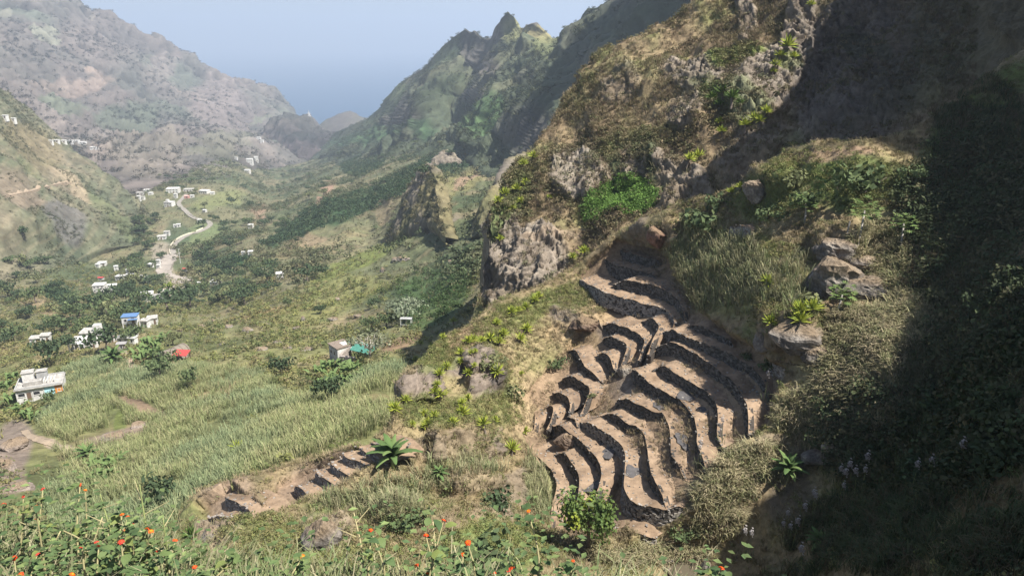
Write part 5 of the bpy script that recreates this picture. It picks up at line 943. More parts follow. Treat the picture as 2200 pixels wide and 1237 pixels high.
for (x0, x1, y0, y1), n, place in REG:
    for _ in range(n):
        x, y = rng.uniform(x0, x1), rng.uniform(y0, y1)
        if abs(x - np.interp(y, [q[1] for q in ROAD], [q[0] for q in ROAD])) < 8 and 410 < y < 550: continue
        if any(abs(x - hx) < 13 and -3 < y - hy < (20 if hy > 560 else 9) for hx, hy, _t in HMARKS): continue
        if ell(np.array(x), np.array(y), [(470, 430, 60, 14, -8), (430, 510, 36, 16, -20), (340, 430, 20, 14, 0), (365, 580, 14, 40, -10)]) > .5: continue
        h = hit(x, y)
        if h is None: continue
        k = rng.choice(['dark', 'green', 'olive'], p=[.5, .32, .18]); w = rng.uniform(4.0, 9.5) / pxm(h)
        wm = w * pxm(h); sz = 'small' if wm < 5.6 else 'large' if wm > 7.8 else 'medium'; lab = f'{sz} {TONE[k]} tree {where(x, y, HMARKS) if y > 400 else place}'
        tree(x, y, w, k, lab, 'tree: ' + lab, sq=rng.uniform(.75, 1.35))
# the two pale spreading trees by the grey house
def pale_tree(px, py, wpx, hpx, label, leafy, seed):
    h = hit(px, py); m = pxm(h); r_ = np.random.default_rng(seed); t = thing('tree', label, 'tree', tuple(h[0]), 0, 'pale spreading trees by the grey house'); R_ = wpx * m / 2; H = hpx * m
    mb = MB(); tips = []; mb.tube([(0, 0, -1), (0, 0, H * .25), (.1, 0, H * .4)], [R_ * .075, R_ * .06, R_ * .055], 7)
    for k in range(9):
        a = 6.28 * k / 9 + r_.uniform(-.3, .3); e = r_.uniform(.4, .8) * R_; p1 = (math.cos(a) * e * .5, math.sin(a) * e * .5, H * .68); mb.tube([(.1, 0, H * .38), p1], [R_ * .035, R_ * .025], 5)
        for j in range(4):
            b_ = a + r_.uniform(-.6, .6); e2 = min(R_, e * r_.uniform(.9, 1.5)); p2 = (math.cos(b_) * e2, math.sin(b_) * e2, H * (1.0 - .22 * (e2 / R_) ** 2)); mb.tube([p1, p2], [R_ * .02, R_ * .01], 4); tips.append(p2)
    mb.build('trunk', PALEBARK, t, True)
    V, F = soup_leaves(leafy[0], (.34 * R_, .34 * R_, .26 * R_), .11 * R_, seed, 0, .2); tips = np.array(tips); k = len(tips)
    VV, FF, TT = place_soup([(V, F)], tips, np.ones(k), r_.uniform(0, 6, k), pal(k, leafy[1]))
    mesh_np('crown', VV, FF, False, LEAFM, TT, t); return t
pale_tree(872, 694, 78, 46, 'pale grey green rounded dragon tree at the edge of the shaded hollow', (26, [C(.17, .21, .12), C(.23, .265, .17)]), 3)
pale_tree(795, 770, 84, 52, 'spreading pale tree with bare white limbs behind the rubble yard', (9, [C(.2, .21, .13), C(.17, .19, .10)]), 5)
# the yellow green tree at the foot of the terraces
h = hit(1262, 1178); m = pxm(h); t = thing('tree', 'tall yellow green leafy tree in front of the lowest terraces', 'tree', tuple(h[0])); Hh = 4.6
MB().tube([(0, 0, -.4), (.05, 0, 1.0), (.0, 0, 2.2), (0, 0, 4)], [.16, .13, .09, .04], 7).build('trunk', BARK, t, True)
V1, F1 = soup_leaves(2600, (2.0, 1.9, 2.3), .18, 210, .72, .15); cz = V1[:, 2]; tt = np.repeat(pal(len(V1) // 4, [C(.10, .16, .035), C(.14, .2, .04), C(.07, .12, .03)]), 4, 0); tt = np.where((vnoise(V1 * .9 + 3) > .68)[:, None], C(.22, .26, .04), tt)
V1[:, 2] = V1[:, 2] * 1.2 + .45; mesh_np('crown', V1, F1, False, LEAFM, tt, t)
# individual shrubs on the terraces and the knoll
SHRUBS = [(1200, 783, 46, 'green', 'round green bush beside the stepped terrace wall'), (1603, 768, 28, 'green', 'small bright bush growing on the upper right bench'), (1652, 792, 48, 'green', 'green bush beside the end of the topmost sweeping wall'), (1520, 488, 110, 'green', 'broad feathery green shrub above the tall cane'), (1500, 470, 60, 'olive', 'olive shrub against the foot of the brown spur'), (1650, 470, 70, 'green', 'green shrub left of the papaya knoll'), (1700, 390, 80, 'olive', 'rounded olive shrub on the crest of the knoll'), (1740, 440, 76, 'green', 'leafy green shrub on the sunlit knoll'), (1860, 400, 120, 'green', 'wide fern like green shrub on top of the knoll'), (1950, 378, 60, 'green', 'fresh green shrub at the shade edge of the knoll'), (1790, 890, 66, 'green', 'green bush in the tall dry grass'), (1062, 1090, 90, 'dark', 'dark shrub below the lowest left terraces'), (890, 1120, 80, 'green', 'green shrub in the dry gully below the banana plant'), (1090, 850, 60, 'olive', 'olive shrub under the agave slope'), (1060, 790, 70, 'olive', 'grey green shrub on the agave slope'), (1040, 1230, 190, 'green', 'large rounded grey green shrub at the bottom centre'), (1480, 1150, 60, 'green', 'green shrub above the stream pool'), (1270, 850, 20, 'olive', 'little dry shrub in the central gully'), (1720, 660, 90, 'olive', 'dry olive shrub on the rocky knob with agaves'), (1620, 600, 60, 'olive', 'low olive shrub left of the boulders'), (2010, 870, 80, 'dark', 'dark shrub in the deep shade'), (1980, 1010, 90, 'dark', 'dark leafy shrub in the shade below the dry grass'), (1540, 440, 60, 'green', 'shrub at the foot of the shaded gully')]
for a in SHRUBS:
    h = hit(a[0], a[1])
    r = a[2] * pxm(h) / 2; cm_, tm_ = TREES[a[3], 0]
    t = thing('shrub', a[4], 'shrub', (h[0][0], h[0][1], h[0][2] - r * .75), rng.uniform(0, 6), 'shrubs on the terraced hillside', (r, r, r * 1.0)); link('stem', tm_, t); link('crown', cm_, t)
t = tree(1090, 36, 11, 'dark', 'tiny lone tree on the tip of the highest peak', 'trees on the skyline'); t = tree(1199, 88, 12, 'dark', 'small tree on the ridge line right of the peaks', 'trees on the skyline')

# ------------------------------------------------------------------ agaves
def rosette(seed, n=30, cols=((.26, .30, .04), (.34, .36, .06), (.16, .22, .04))):
    r = np.random.default_rng(seed); V, F, T = [], [], []
    for k in range(n):
        a = 2.4 * k + r.uniform(-.2, .2); el = R(8) + R(72) * (k / n) ** 1.1 + r.normal(0, .08); L = r.uniform(.8, 1.1); w = .075
        d = np.array([math.cos(a) * math.cos(el), math.sin(a) * math.cos(el), math.sin(el)]); s = np.array([-math.sin(a), math.cos(a), 0]); up = np.cross(d, -s); b = len(V); c = lerp(np.array(cols[0]), np.array(cols[1 + k % 2]), r.random())
        V += [d * .05 - s * w * .5, d * .05 + s * w * .5, d * .55 * L - s * w + up * .03, d * .55 * L + s * w + up * .03, d * .55 * L - up * .035, d * L - np.array([0, 0, .07])]
        F += [(b, b + 4, b + 2), (b, b + 1, b + 4), (b + 1, b + 3, b + 4), (b + 2, b + 4, b + 5), (b + 4, b + 3, b + 5)]; T += [c] * 6
    return mesh_np('leaf_rosette', np.array(V), np.array(F), False, LEAFM, np.array(T), link=False)
ROS = [rosette(300 + i) for i in range(3)]; ROSG = rosette(310, 30, ((.08, .13, .03), (.11, .17, .04), (.06, .10, .03))); ASTEM = MB().tube([(0, 0, -.9), (0, 0, .1)], [.12, .09], 6).mesh('stem', BARK)
def agave(px, py, wpx, label, group, green=False, lift=.42):
    h = hit(px, py); r = wpx * pxm(h) / 2 * (1.12 if 'spur' in group or 'ledge' in group else 1.5) * rng.uniform(.85, 1.15)
    t = thing('agave', label, 'agave', (h[0][0], h[0][1], h[0][2] + lift * r), rng.uniform(0, 6), group, (r,) * 3); t.rotation_euler = (rng.normal(0, .15), rng.normal(0, .15), rng.uniform(0, 6))
    o = link('leaf_rosette', ROSG if green else ROS[rng.integers(3)], t); tag(o, kind='stuff'); link('stem', ASTEM, t)
A5 = [(600, 885, 110), (755, 965, 110), (835, 925, 70), (530, 940, 90), (345, 950, 90), (225, 955, 70), (100, 845, 90), (180, 780, 90), (430, 740, 90), (395, 715, 70), (410, 660, 70), (430, 590, 90), (480, 535, 80), (255, 480, 70), (375, 375, 60), (455, 305, 60), (530, 195, 70), (585, 430, 70), (585, 490, 70), (640, 575, 65), (685, 515, 50), (660, 420, 60), (690, 410, 50), (850, 580, 110), (1065, 260, 90), (1025, 330, 80), (870, 355, 80), (900, 295, 80), (800, 330, 90), (680, 330, 90), (640, 345, 80), (740, 340, 70), (960, 130, 90), (1010, 110, 70), (1070, 95, 80), (1130, 40, 80), (1155, 10, 80), (1035, 570, 50), (590, 800, 70), (640, 760, 60), (1060, 1010, 90), (320, 870, 60), (390, 890, 80), (320, 970, 70), (460, 730, 60), (290, 350, 50), (850, 210, 70)]
AMARKS = [(900, 850, 'dark ribbed crag'), (1040, 810, 'grey ribbed crag'), (930, 955, 'dark flat rock'), (1005, 975, 'tall brown crag'), (1258, 700, 'overhanging brown rock'), (1200, 783, 'round green bush'), (845, 985, 'large banana plant'), (872, 690, 'pale dragon tree'), (1124, 880, 'outermost dark terrace wall'), (1000, 735, 'bare tan crest')]
for x, y, w in A5: agave(820 + x / 3.436, 640 + y / 3.436, w / 3.436, f"{'large' if w > 95 else 'small' if w < 68 else 'medium'} yellow green agave {where(820 + x / 3.436, 640 + y / 3.436, AMARKS)}", 'agaves on the rocky rib')
SMARKS = [(1340, 440, 'bright green creeper patch'), (1550, 222, 'big agave clump on the ledge'), (1095, 450, 'green left edge of the spur'), (1640, 260, 'sunlit rock strip by the gully'), (1700, 120, 'top of the sunlit rock strip'), (1412, 500, 'reddish rock outcrop')]
for x, y, w in [(1530, 222, 46), (1552, 215, 50), (1572, 222, 44), (1545, 235, 40), (1590, 230, 36)]: agave(x, y, w, 'green agave in the large clump on the cliff ledge of the brown spur', 'agaves in the ledge clump', True)
for x, y, w in [(1690, 112, 48), (1675, 128, 36), (1665, 148, 34), (1705, 130, 30), (1620, 262, 34), (1600, 278, 34), (1645, 250, 38), (1632, 268, 30), (1660, 160, 26), (1742, 18, 26), (1550, 290, 28), (1545, 270, 26), (1500, 345, 40), (1480, 352, 34), (1075, 520, 28), (1070, 440, 30), (1085, 425, 30), (1110, 415, 28), (1130, 400, 26), (1120, 440, 30), (1100, 455, 30), (1145, 345, 30), (1125, 360, 28), (1230, 560, 30), (1255, 550, 36), (1180, 430, 20), (1590, 410, 34), (1570, 420, 30)]: agave(x, y, w, f'{"large" if w > 37 else "small" if w < 29 else "medium"} yellow green agave {where(x, y, SMARKS)}', 'agaves on the brown spur')
for x, y, w, l in [(1718, 680, 44, 'agave on the rocky knob, left of the top pair'), (1744, 675, 44, 'agave on the rocky knob, right of the top pair'), (1718, 702, 44, 'agave on the rocky knob, just under the top pair'), (1655, 704, 34, 'small agave at the left foot of the rocky knob'), (1649, 618, 34, 'lone agave between the cane and the boulders'), (413, 1160, 40, 'dark green agave hanging under the small terraced mound'), (510, 972, 34, 'yellow agave alone in the green cane'), (1100, 975, 40, 'small agave by the lowest left terrace')]: agave(x, y, w, l, 'single agaves', l.startswith('dark'))

# ------------------------------------------------------------------ bananas
def banana_leaf(seed, L=1.0):
    r = np.random.default_rng(seed); V, F = [], []; n = 6
    for i in range(n + 1):
        t = i / n; x = L * t; z = .75 * t - .85 * t * t; w = (.02 if i == 0 else .15 * math.sin(math.pi * min(1, .12 + t * .86)) ** .7) * (1 + r.normal(0, .08)); V += [(x, -w, z - .05), (x, 0, z), (x, w, z - .05)]
    for i in range(n):
        b = 3 * i; F += [(b, b + 3, b + 4, b + 1), (b + 1, b + 4, b + 5, b + 2)]
    c = pal(1, [C(.12, .2, .05), C(.17, .25, .07), C(.09, .16, .045)])
    return mesh_np('leaf', np.array(V), np.array(F), True, LEAFM, np.repeat(c, len(V), 0), link=False)
BLEAF = [banana_leaf(400 + i) for i in range(4)]; BSTEM = MB().tube([(0, 0, -.2), (0, 0, .3), (0, 0, .5)], [.1, .08, .05], 7).mesh('stem', STEMG, True)
V, F = soup_blades(13, 1.25, .9, .2, 4, .6, 77); BCROWN = mesh_np('crown', V, F, False, LEAFM, pal(len(V), [C(.11, .18, .05), C(.16, .23, .07)], .1), link=False)
def banana(px, py, wpx, label, group='banana plants', big=False):
    h = hit(px, py); r = wpx * pxm(h) / 2; t = thing('banana_plant', label, 'banana plant', tuple(h[0]), rng.uniform(0, 6), group, (r,) * 3); link('stem', BSTEM, t)
    if not big: t.scale = (r * 1.45,) * 3; link('crown', BCROWN, t, (0, 0, .35)); return
    for k in range(17):
        a = k * 2.4; el = R(5) + R(72) * (k / 17); link('leaf', BLEAF[k % 4], t, (0, 0, .42), (0, -el, a), rng.uniform(.85, 1.15))
banana(845, 1004, 112, 'large banana plant with long bright leaves beside the small terraces', big=True); banana(1692, 1030, 90, 'banana plant with broad leaves at the shade edge by the stream', big=True); banana(190, 992, 60, 'banana plant at the end of the dirt path', big=True); banana(245, 782, 62, 'yellowish banana plant at the top of the cane below the shed', big=True); banana(945, 1028, 50, 'small banana plant left of the tall grass gully', big=True); banana(1760, 1180, 70, 'dark banana plant in the deep shade by the plumes', big=True)
for x, y, w in [(40, 890, 30), (60, 900, 30), (25, 870, 34), (80, 905, 30), (15, 840, 30), (30, 820, 28)]: banana(x, y, w, f"banana plant {where(x, y, [(45, 852, 'left end of the orange walled house'), (88, 868, 'front of the orange walled house')])}", 'bananas around the orange walled house')
for x, y, w in [(310, 765, 30), (325, 775, 34), (340, 768, 30), (318, 745, 30), (335, 750, 30), (350, 735, 26), (300, 780, 26), (330, 795, 30)]: banana(x, y, w, f"banana plant of the grove, {where(x, y, [(376, 765, 'thatched hut'), (272, 738, 'white roofed shed'), (345, 810, 'leafy tree below the hut')])}", 'bananas by the thatched hut')
for x, y, w in [(690, 810, 34), (705, 800, 34), (725, 798, 36), (745, 805, 34), (765, 800, 30), (720, 825, 34), (700, 835, 34), (750, 830, 34), (735, 850, 30), (685, 845, 28), (780, 812, 26)]: banana(x, y, w, f"banana plant of the grove, {where(x, y, [(727, 770, 'grey concrete house'), (715, 850, 'dark bushy tree'), (770, 790, 'rubble yard wall')])}", 'bananas below the grey house')
for x, y, w in [(215, 1010, 40), (240, 1015, 44), (230, 1035, 40), (260, 1000, 34), (200, 1040, 36)]: banana(x, y, w, 'banana plant in the patch below the dirt path', 'bananas below the path')

# ------------------------------------------------------------------ papaya trees
def papaya(px, py, tx, ty, wpx, label, seed):
    h = hit(px, py); P0 = np.array(h[0]); m = pxm(h); top = ray(tx, ty, h[2]); t = thing('papaya_tree', label, 'papaya tree', tuple(P0), 0, 'papaya trees'); T_ = top - P0
    MB().tube([(0, 0, -.3), T_ * .5 + np.array([.08, 0, 0]), T_], [.11, .085, .06], 7).build('trunk', PALEBARK, t, True); r_ = np.random.default_rng(seed); R_ = wpx * m / 2; VV, FF, k = [], [], 0
    for i in range(26):
        a = 2.4 * i; el = R(-25 + 80 * i / 26); d = np.array([math.cos(a) * math.cos(el), math.sin(a) * math.cos(el), math.sin(el)]); c = T_ + d * R_ * r_.uniform(.6, .9); s = np.array([-math.sin(a), math.cos(a), 0])
        for j in range(7):
            b_ = (j - 3) * .5; dd = d * math.cos(b_) + s * math.sin(b_); dd[2] -= .25; tip = c + dd * R_ * .38; n_ = np.cross(dd, [0, 0, 1.]); n_ /= np.linalg.norm(n_) + 1e-6; VV += [c, c + dd * R_ * .2 - n_ * R_ * .06, tip, c + dd * R_ * .2 + n_ * R_ * .06]; FF += [(k, k + 1, k + 2), (k, k + 2, k + 3)]; k += 4
        VV += [T_, T_ + np.array([0, 0, .03]), c, c + np.array([0, 0, .02])]; FF += [(k, k + 2, k + 1), (k + 1, k + 2, k + 3)]; k += 4
    tint = np.repeat(pal(len(VV) // 4, [C(.09, .16, .04), C(.13, .2, .05), C(.16, .2, .06)]), 4, 0); o = mesh_np('crown', np.array(VV), np.array(FF), False, LEAFM, tint, t); tag(o, kind='stuff')
papaya(1832, 572, 1858, 452, 70, 'tall leaning papaya tree with pale trunk rising from the big boulder', 1); papaya(1928, 560, 1942, 480, 58, 'papaya tree at the shade edge right of the tall leaning one', 2); papaya(1790, 694, 1810, 632, 60, 'papaya tree with round crown in front of the hollow boulder', 3); papaya(1728, 480, 1731, 437, 56, 'short papaya tree on the bank above the boulders', 4)
h = hit(1820, 500); t = thing('stump', 'thin bare papaya stump left of the tall leaning papaya', 'stump', tuple(h[0])); MB().tube([(0, 0, -.2), (.1, 0, 1.0)], [.08, .06], 6).build('trunk', PALEBARK, t)

# ------------------------------------------------------------------ boulders
ROCKM = mat_tint('boulder_rock', 5, .6, 1.0, dist=.12)
def boulder(px, py, wpx, hpx, label, seed, col=None, group='boulders', cat='boulder', squash=1.0):
    h = hit(px, py); m = pxm(h); a, b = wpx * m / 2, hpx * m / 2; n1, n2 = 34, 20; th = np.linspace(0, 2 * math.pi, n1, endpoint=False); ph = np.linspace(.06, math.pi - .06, n2)
    V = np.stack([np.outer(np.sin(ph), np.cos(th)), np.outer(np.sin(ph), np.sin(th)), np.outer(np.cos(ph), np.ones(n1))], -1); rs_ = np.random.default_rng(seed); pn = rs_.normal(0, 1, (15, 3)); pn /= np.linalg.norm(pn, axis=1, keepdims=True); pd = rs_.uniform(.62, .98, 15); D = np.min(np.where(V @ pn.T > .05, pd / np.maximum(V @ pn.T, .05), 9), -1); D = np.minimum(D, 1.25) * (1 + (fbm(V * 2.2 + seed * 7.7, 3) - .5) * .3) + (ridged(V * np.array([5., 5, 2]) + seed, 3) - .5) * .2
    V = V * D[..., None] * np.array([a, a * .85, b]); idx = np.arange(n1 * n2).reshape(n2, n1); F = np.stack([idx[:-1], np.roll(idx, -1, 1)[:-1], np.roll(idx, -1, 1)[1:], idx[1:]], -1).reshape(-1, 4)
    V = V.reshape(-1, 3); n = fbm(V * 1.2 + seed, 3); base = ramp(spread(n), [C(.10, .09, .08), C(.18, .16, .14), C(.27, .245, .215)]) if col is None else ramp(spread(n), [col * .6, col, col * 1.3]); topm = sstep(.35, .8, V[:, 2] / b); base = lerp(base, C(.2, .145, .09), topm * .7)
    o = mesh_np('boulder', V, F, False, ROCKM, base); o.location = (h[0][0], h[0][1], h[0][2] + b * .16); tag(o, label, cat, group); return o
boulder(1782, 612, 126, 96, 'big pale split boulder below the leaning papaya', 1); boulder(1858, 628, 96, 66, 'rounded boulder right of the split boulder, with stone rubble', 2); boulder(1792, 540, 100, 60, 'stony boulder ledge above the big split boulder', 3); boulder(1855, 570, 60, 40, 'dark layered boulder beside the papaya trunk', 4); boulder(1700, 732, 100, 62, 'craggy rock knob carrying agaves', 5); boulder(1640, 735, 50, 40, 'dark rock at the left of the agave knob', 6); boulder(1745, 770, 60, 44, 'dark square rock under the agave knob', 7); boulder(1870, 862, 34, 36, 'round boulder in the dry grass at the shade edge', 8); boulder(1762, 985, 60, 44, 'tilted boulder above the banana plant by the stream', 9); boulder(1790, 965, 40, 26, 'smaller boulder resting on the tilted boulder', 10); boulder(1412, 512, 66, 44, 'reddish brown rock outcrop at the head of the terraces', 11, C(.17, .10, .075)); boulder(1625, 415, 56, 44, 'pale grey boulder on the knoll rim', 12); boulder(700, 1165, 84, 90, 'big dry gully rock with brown soil cap', 13); boulder(460, 1150, 50, 40, 'cracked brown rock under the small terraced mound', 14); boulder(1258, 700, 60, 34, 'overhanging brown rock at the top left of the terraces', 15, C(.12, .085, .065)); boulder(1345, 800, 30, 36, 'knobby rock in the central gully', 16); boulder(1222, 948, 56, 44, 'brown earth rock between the lower left walls', 17, C(.17, .125, .095)); boulder(725, 645, 14, 12, 'small pale rock on the mossy slope', 40)
MIDROCK = [(462, 694, 14, 16), (431, 704, 18, 12), (492, 703, 20, 12), (533, 712, 22, 14), (638, 706, 16, 12), (652, 688, 12, 18), (598, 736, 16, 12), (616, 748, 24, 12), (560, 752, 26, 12), (716, 688, 20, 14), (480, 738, 14, 10), (660, 752, 24, 12), (770, 680, 20, 10), (850, 560, 22, 14), (975, 565, 26, 12), (822, 585, 14, 22), (868, 560, 24, 18), (390, 712, 16, 9), (512, 690, 14, 10), (575, 700, 14, 12)]
for i, (x, y, w, hh) in enumerate(MIDROCK): boulder(x, y, w, hh, f"{'broad' if w > 1.6 * hh else 'upright' if hh > w else 'squat'} dark rock {where(x, y, [(727, 775, 'grey concrete house'), (376, 765, 'thatched hut'), (872, 690, 'pale dragon tree'), (610, 790, 'round dark tree standing alone'), (660, 600, 'wide dark tree'), (800, 664, 'small dark tree above the dragon tree'), (1000, 600, 'shaded hollow')])}", 50 + i, group='rocks on the mossy slope')
for i, (x, y, w, hh, l) in enumerate([(30, 965, 60, 40, 'pale cracked rock at the start of the dirt path'), (15, 1010, 50, 40, 'brown rock slab at the left edge'), (45, 1050, 50, 30, 'grey rock above the orange flowers'), (300, 915, 40, 16, 'dark rock bank in the middle of the cane'), (245, 938, 44, 14, 'low dark rock wall below the cane bank')]): boulder(x, y, w, hh, l, 80 + i, C(.2, .165, .14))

# ------------------------------------------------------------------ stream and pool
WAT = bpy.data.materials.new('stream_water'); WAT.use_nodes = True; b = WAT.node_tree.nodes['Principled BSDF']; b.inputs['Base Color'].default_value = (.10, .085, .06, 1); b.inputs['Roughness'].default_value = .12
h = hit(1470, 1216); c0 = np.array(h[0]); a = np.linspace(0, 2 * math.pi, 28, endpoint=False); rr = 1 + .25 * np.sin(3 * a + 1)
o = mesh_np('pool', np.concatenate([[c0 + (0, 0, .25)], c0 + np.stack([1.9 * rr * np.cos(a), 1.5 * rr * np.sin(a), 0 * a + .25], -1)]), np.array([(0, 1 + k, 1 + (k + 1) % 28) for k in range(28)]), False, WAT); tag(o, kind='structure')
for x, y, w in [(1440, 1200, 26), (1500, 1196, 22), (1520, 1215, 26), (1460, 1236, 26), (1430, 1222, 22)]: boulder(x, y, w, w * .7, 'rubble stone on the rim of the little stream pool', int(x), group='stones around the pool', cat='stone')
# damp grey puddles on the benches
PUD = mat_flat('puddle_mud', (.085, .08, .08), .75, .35, 3)
for x, y, w in [(1478, 852, 1.0), (1418, 870, 1.0), (1306, 965, 1.2), (1270, 1045, .9), (1366, 1018, .9), (1512, 882, .5), (1468, 948, .8)]:
    h = hit(x, y); n_ = np.array(h[1]); u_ = np.cross(n_, [0, 1., 0]); u_ /= np.linalg.norm(u_); v_ = np.cross(n_, u_); a = np.linspace(0, 2 * math.pi, 20, endpoint=False); rr = w * .8 * (1 + .25 * np.sin(2 * a + x) + .15 * np.sin(5 * a)); c0 = np.array(h[0]) + n_ * .05
    o = mesh_np('puddle', np.concatenate([[c0], c0 + u_ * (rr * np.cos(a))[:, None] + v_ * (rr * 1.4 * np.sin(a))[:, None]]), np.array([(0, 1 + k, 1 + (k + 1) % 20) for k in range(20)]), False, PUD); tag(o, f"{'wide' if w > .95 else 'small'} grey damp patch {where(x, y, [(1512, 850, 'third sweeping wall'), (1490, 890, 'fourth sweeping wall'), (1420, 885, 'fifth sweeping wall'), (1385, 925, 'sinuous dark wall'), (1336, 952, 'wall with the sunlit end'), (1291, 993, 'curved wall behind the tree')])}", 'puddle', 'puddles on the terrace benches')

# ------------------------------------------------------------------ cane plumes in the shade
PLUMEM = mat_tint('plume_fluff', 1, 0, 0, .9, .3); V, F = soup_leaves(60, (.2, .2, .62), .12, 500, .9, .1, .35); PLUME = mesh_np('plume', V, F, False, PLUMEM, pal(len(V), [C(.34, .31, .30), C(.42, .39, .37)], .1), link=False); PST = MB().tube([(0, 0, -2.4), (0, 0, 0)], [.02, .014], 5).mesh('stalk', STEMG); V, F = soup_blades(8, 2.2, .7, .03, 4, .6, 91); PBL = mesh_np('blades', V - np.array([0, 0, 2.4]), F, False, LEAFM, pal(len(V), [C(.10, .13, .06), C(.14, .16, .07)], .1), link=False)
for x, y in [(1155, 600), (1060, 630), (1000, 635), (1090, 675), (1015, 690), (1020, 730), (840, 800), (770, 885), (665, 900), (685, 980), (440, 1030), (400, 1030), (750, 1190), (1560, 625), (1465, 640), (1750, 580), (260, 310), (115, 480), (540, 40), (125, 470), (830, 790), (645, 960), (720, 985), (1150, 640)]:
    px, py = 1460 + x / 2.945, 817 + y / 2.945; h = hit(px, py + 34); b0 = np.array(h[0]); s = rng.uniform(.75, 1.0)
    t = thing('plume_grass', 'silvery feather plume of tall cane grass along the stream bank', 'plume grass', (b0[0], b0[1], b0[2] + 1.9 * s), rng.uniform(0, 6), 'plume grasses along the stream', (s,) * 3); t.rotation_euler = (rng.normal(0, .06), rng.normal(0, .06), 0); link('plume', PLUME, t); link('stalk', PST, t); tag(link('blades', PBL, t), kind='stuff')
# ------------------------------------------------------------------ the bank in front: lantana with orange flower heads, stalks, leaves
FOLB = [soup_leaves(60, (1, 1, .7), .15, 600 + s, .5, .1) for s in range(4)]
cover('bank_weeds', FOLB, 'bank', 1000, lambda PX, PY, P, N: (PX > -120) * (PX < 1330) * (PY < 1520) * (.15 + sstep(.4, .6, fbm(P * 1.1, 3))), (.10, .27), [C(.10, .155, .04), C(.15, .19, .06), C(.07, .115, .035), C(.2, .2, .09)], 0, .2, lift=-.05)
cover('bank_grass', [soup_blades(10, .6, .28, .007, 3, .5, 640 + s) for s in range(4)], 'bank', 2300, lambda PX, PY, P, N: (PX > -120) * (PX < 1500) * (PY < 1480), (.45, 1.0), [C(.24, .23, .11), C(.17, .21, .08), C(.29, .26, .15), C(.14, .19, .07)], 0, .2)
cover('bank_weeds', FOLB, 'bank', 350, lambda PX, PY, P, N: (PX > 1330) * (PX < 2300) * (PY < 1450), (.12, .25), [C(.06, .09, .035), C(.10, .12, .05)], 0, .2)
LEAF2 = mat_tint('lantana_leaf', 30, .18, .25, .55, .25, .01)
def ovate(seed, cols):
    r = np.random.default_rng(seed); V, F = [], []; n = 5
    for i in range(n + 1):
        t = i / n; w = .36 * math.sin(math.pi * (t * .93 + .05)) ** .8 * (1.25 - .6 * t); z = .12 * math.sin(t * 3) - .1 * t * t; V += [(t, -w, z + .06), (t, 0, z), (t, w, z + .06)]
    for i in range(n): b = 3 * i; F += [(b, b + 3, b + 4, b + 1), (b + 1, b + 4, b + 5, b + 2)]
    return mesh_np('leaf', np.array(V), np.array(F), True, LEAF2, np.repeat(pal(1, cols, .1), len(V), 0), link=False)
OV = [ovate(700 + i, c) for i, c in enumerate([[C(.095, .155, .05)], [C(.135, .195, .06)], [C(.065, .115, .042)], [C(.17, .21, .05)]])]
def head_mesh(seed, cols):
    r = np.random.default_rng(seed); V, F, T = [], [], []
    for k in range(22):
        a = 2.4 * k; rr = math.sqrt(k / 22); c = np.array([math.cos(a) * rr, math.sin(a) * rr, .45 * (1 - rr * rr)]); n_ = c + np.array([0, 0, .5]); n_ /= np.linalg.norm(n_); t_ = np.cross(n_, [.3, .5, .8]); t_ /= np.linalg.norm(t_); s_ = np.cross(n_, t_); col = lerp(np.array(cols[0]), np.array(cols[1]), np.clip(1 - rr * 1.3 + r.normal(0, .2), 0, 1)); b = len(V)
        for j in range(5): V.append(c + (t_ * math.cos(j * 1.257) + s_ * math.sin(j * 1.257)) * .27 + n_ * .06 * (j % 2)); T.append(col)
        V.append(c + n_ * .03); T.append(col); F += [(b + j, b + (j + 1) % 5, b + 5) for j in range(5)]
    return mesh_np('flower_head', np.array(V), np.array(F), False, mat_tint('petal', 1, 0, 0, .6, .2), np.array(T), link=False)
HEADS = [head_mesh(1, ((.62, .05, .015), (.75, .17, .01))), head_mesh(2, ((.70, .10, .01), (.85, .36, .02))), head_mesh(3, ((.55, .045, .035), (.62, .09, .03)))]
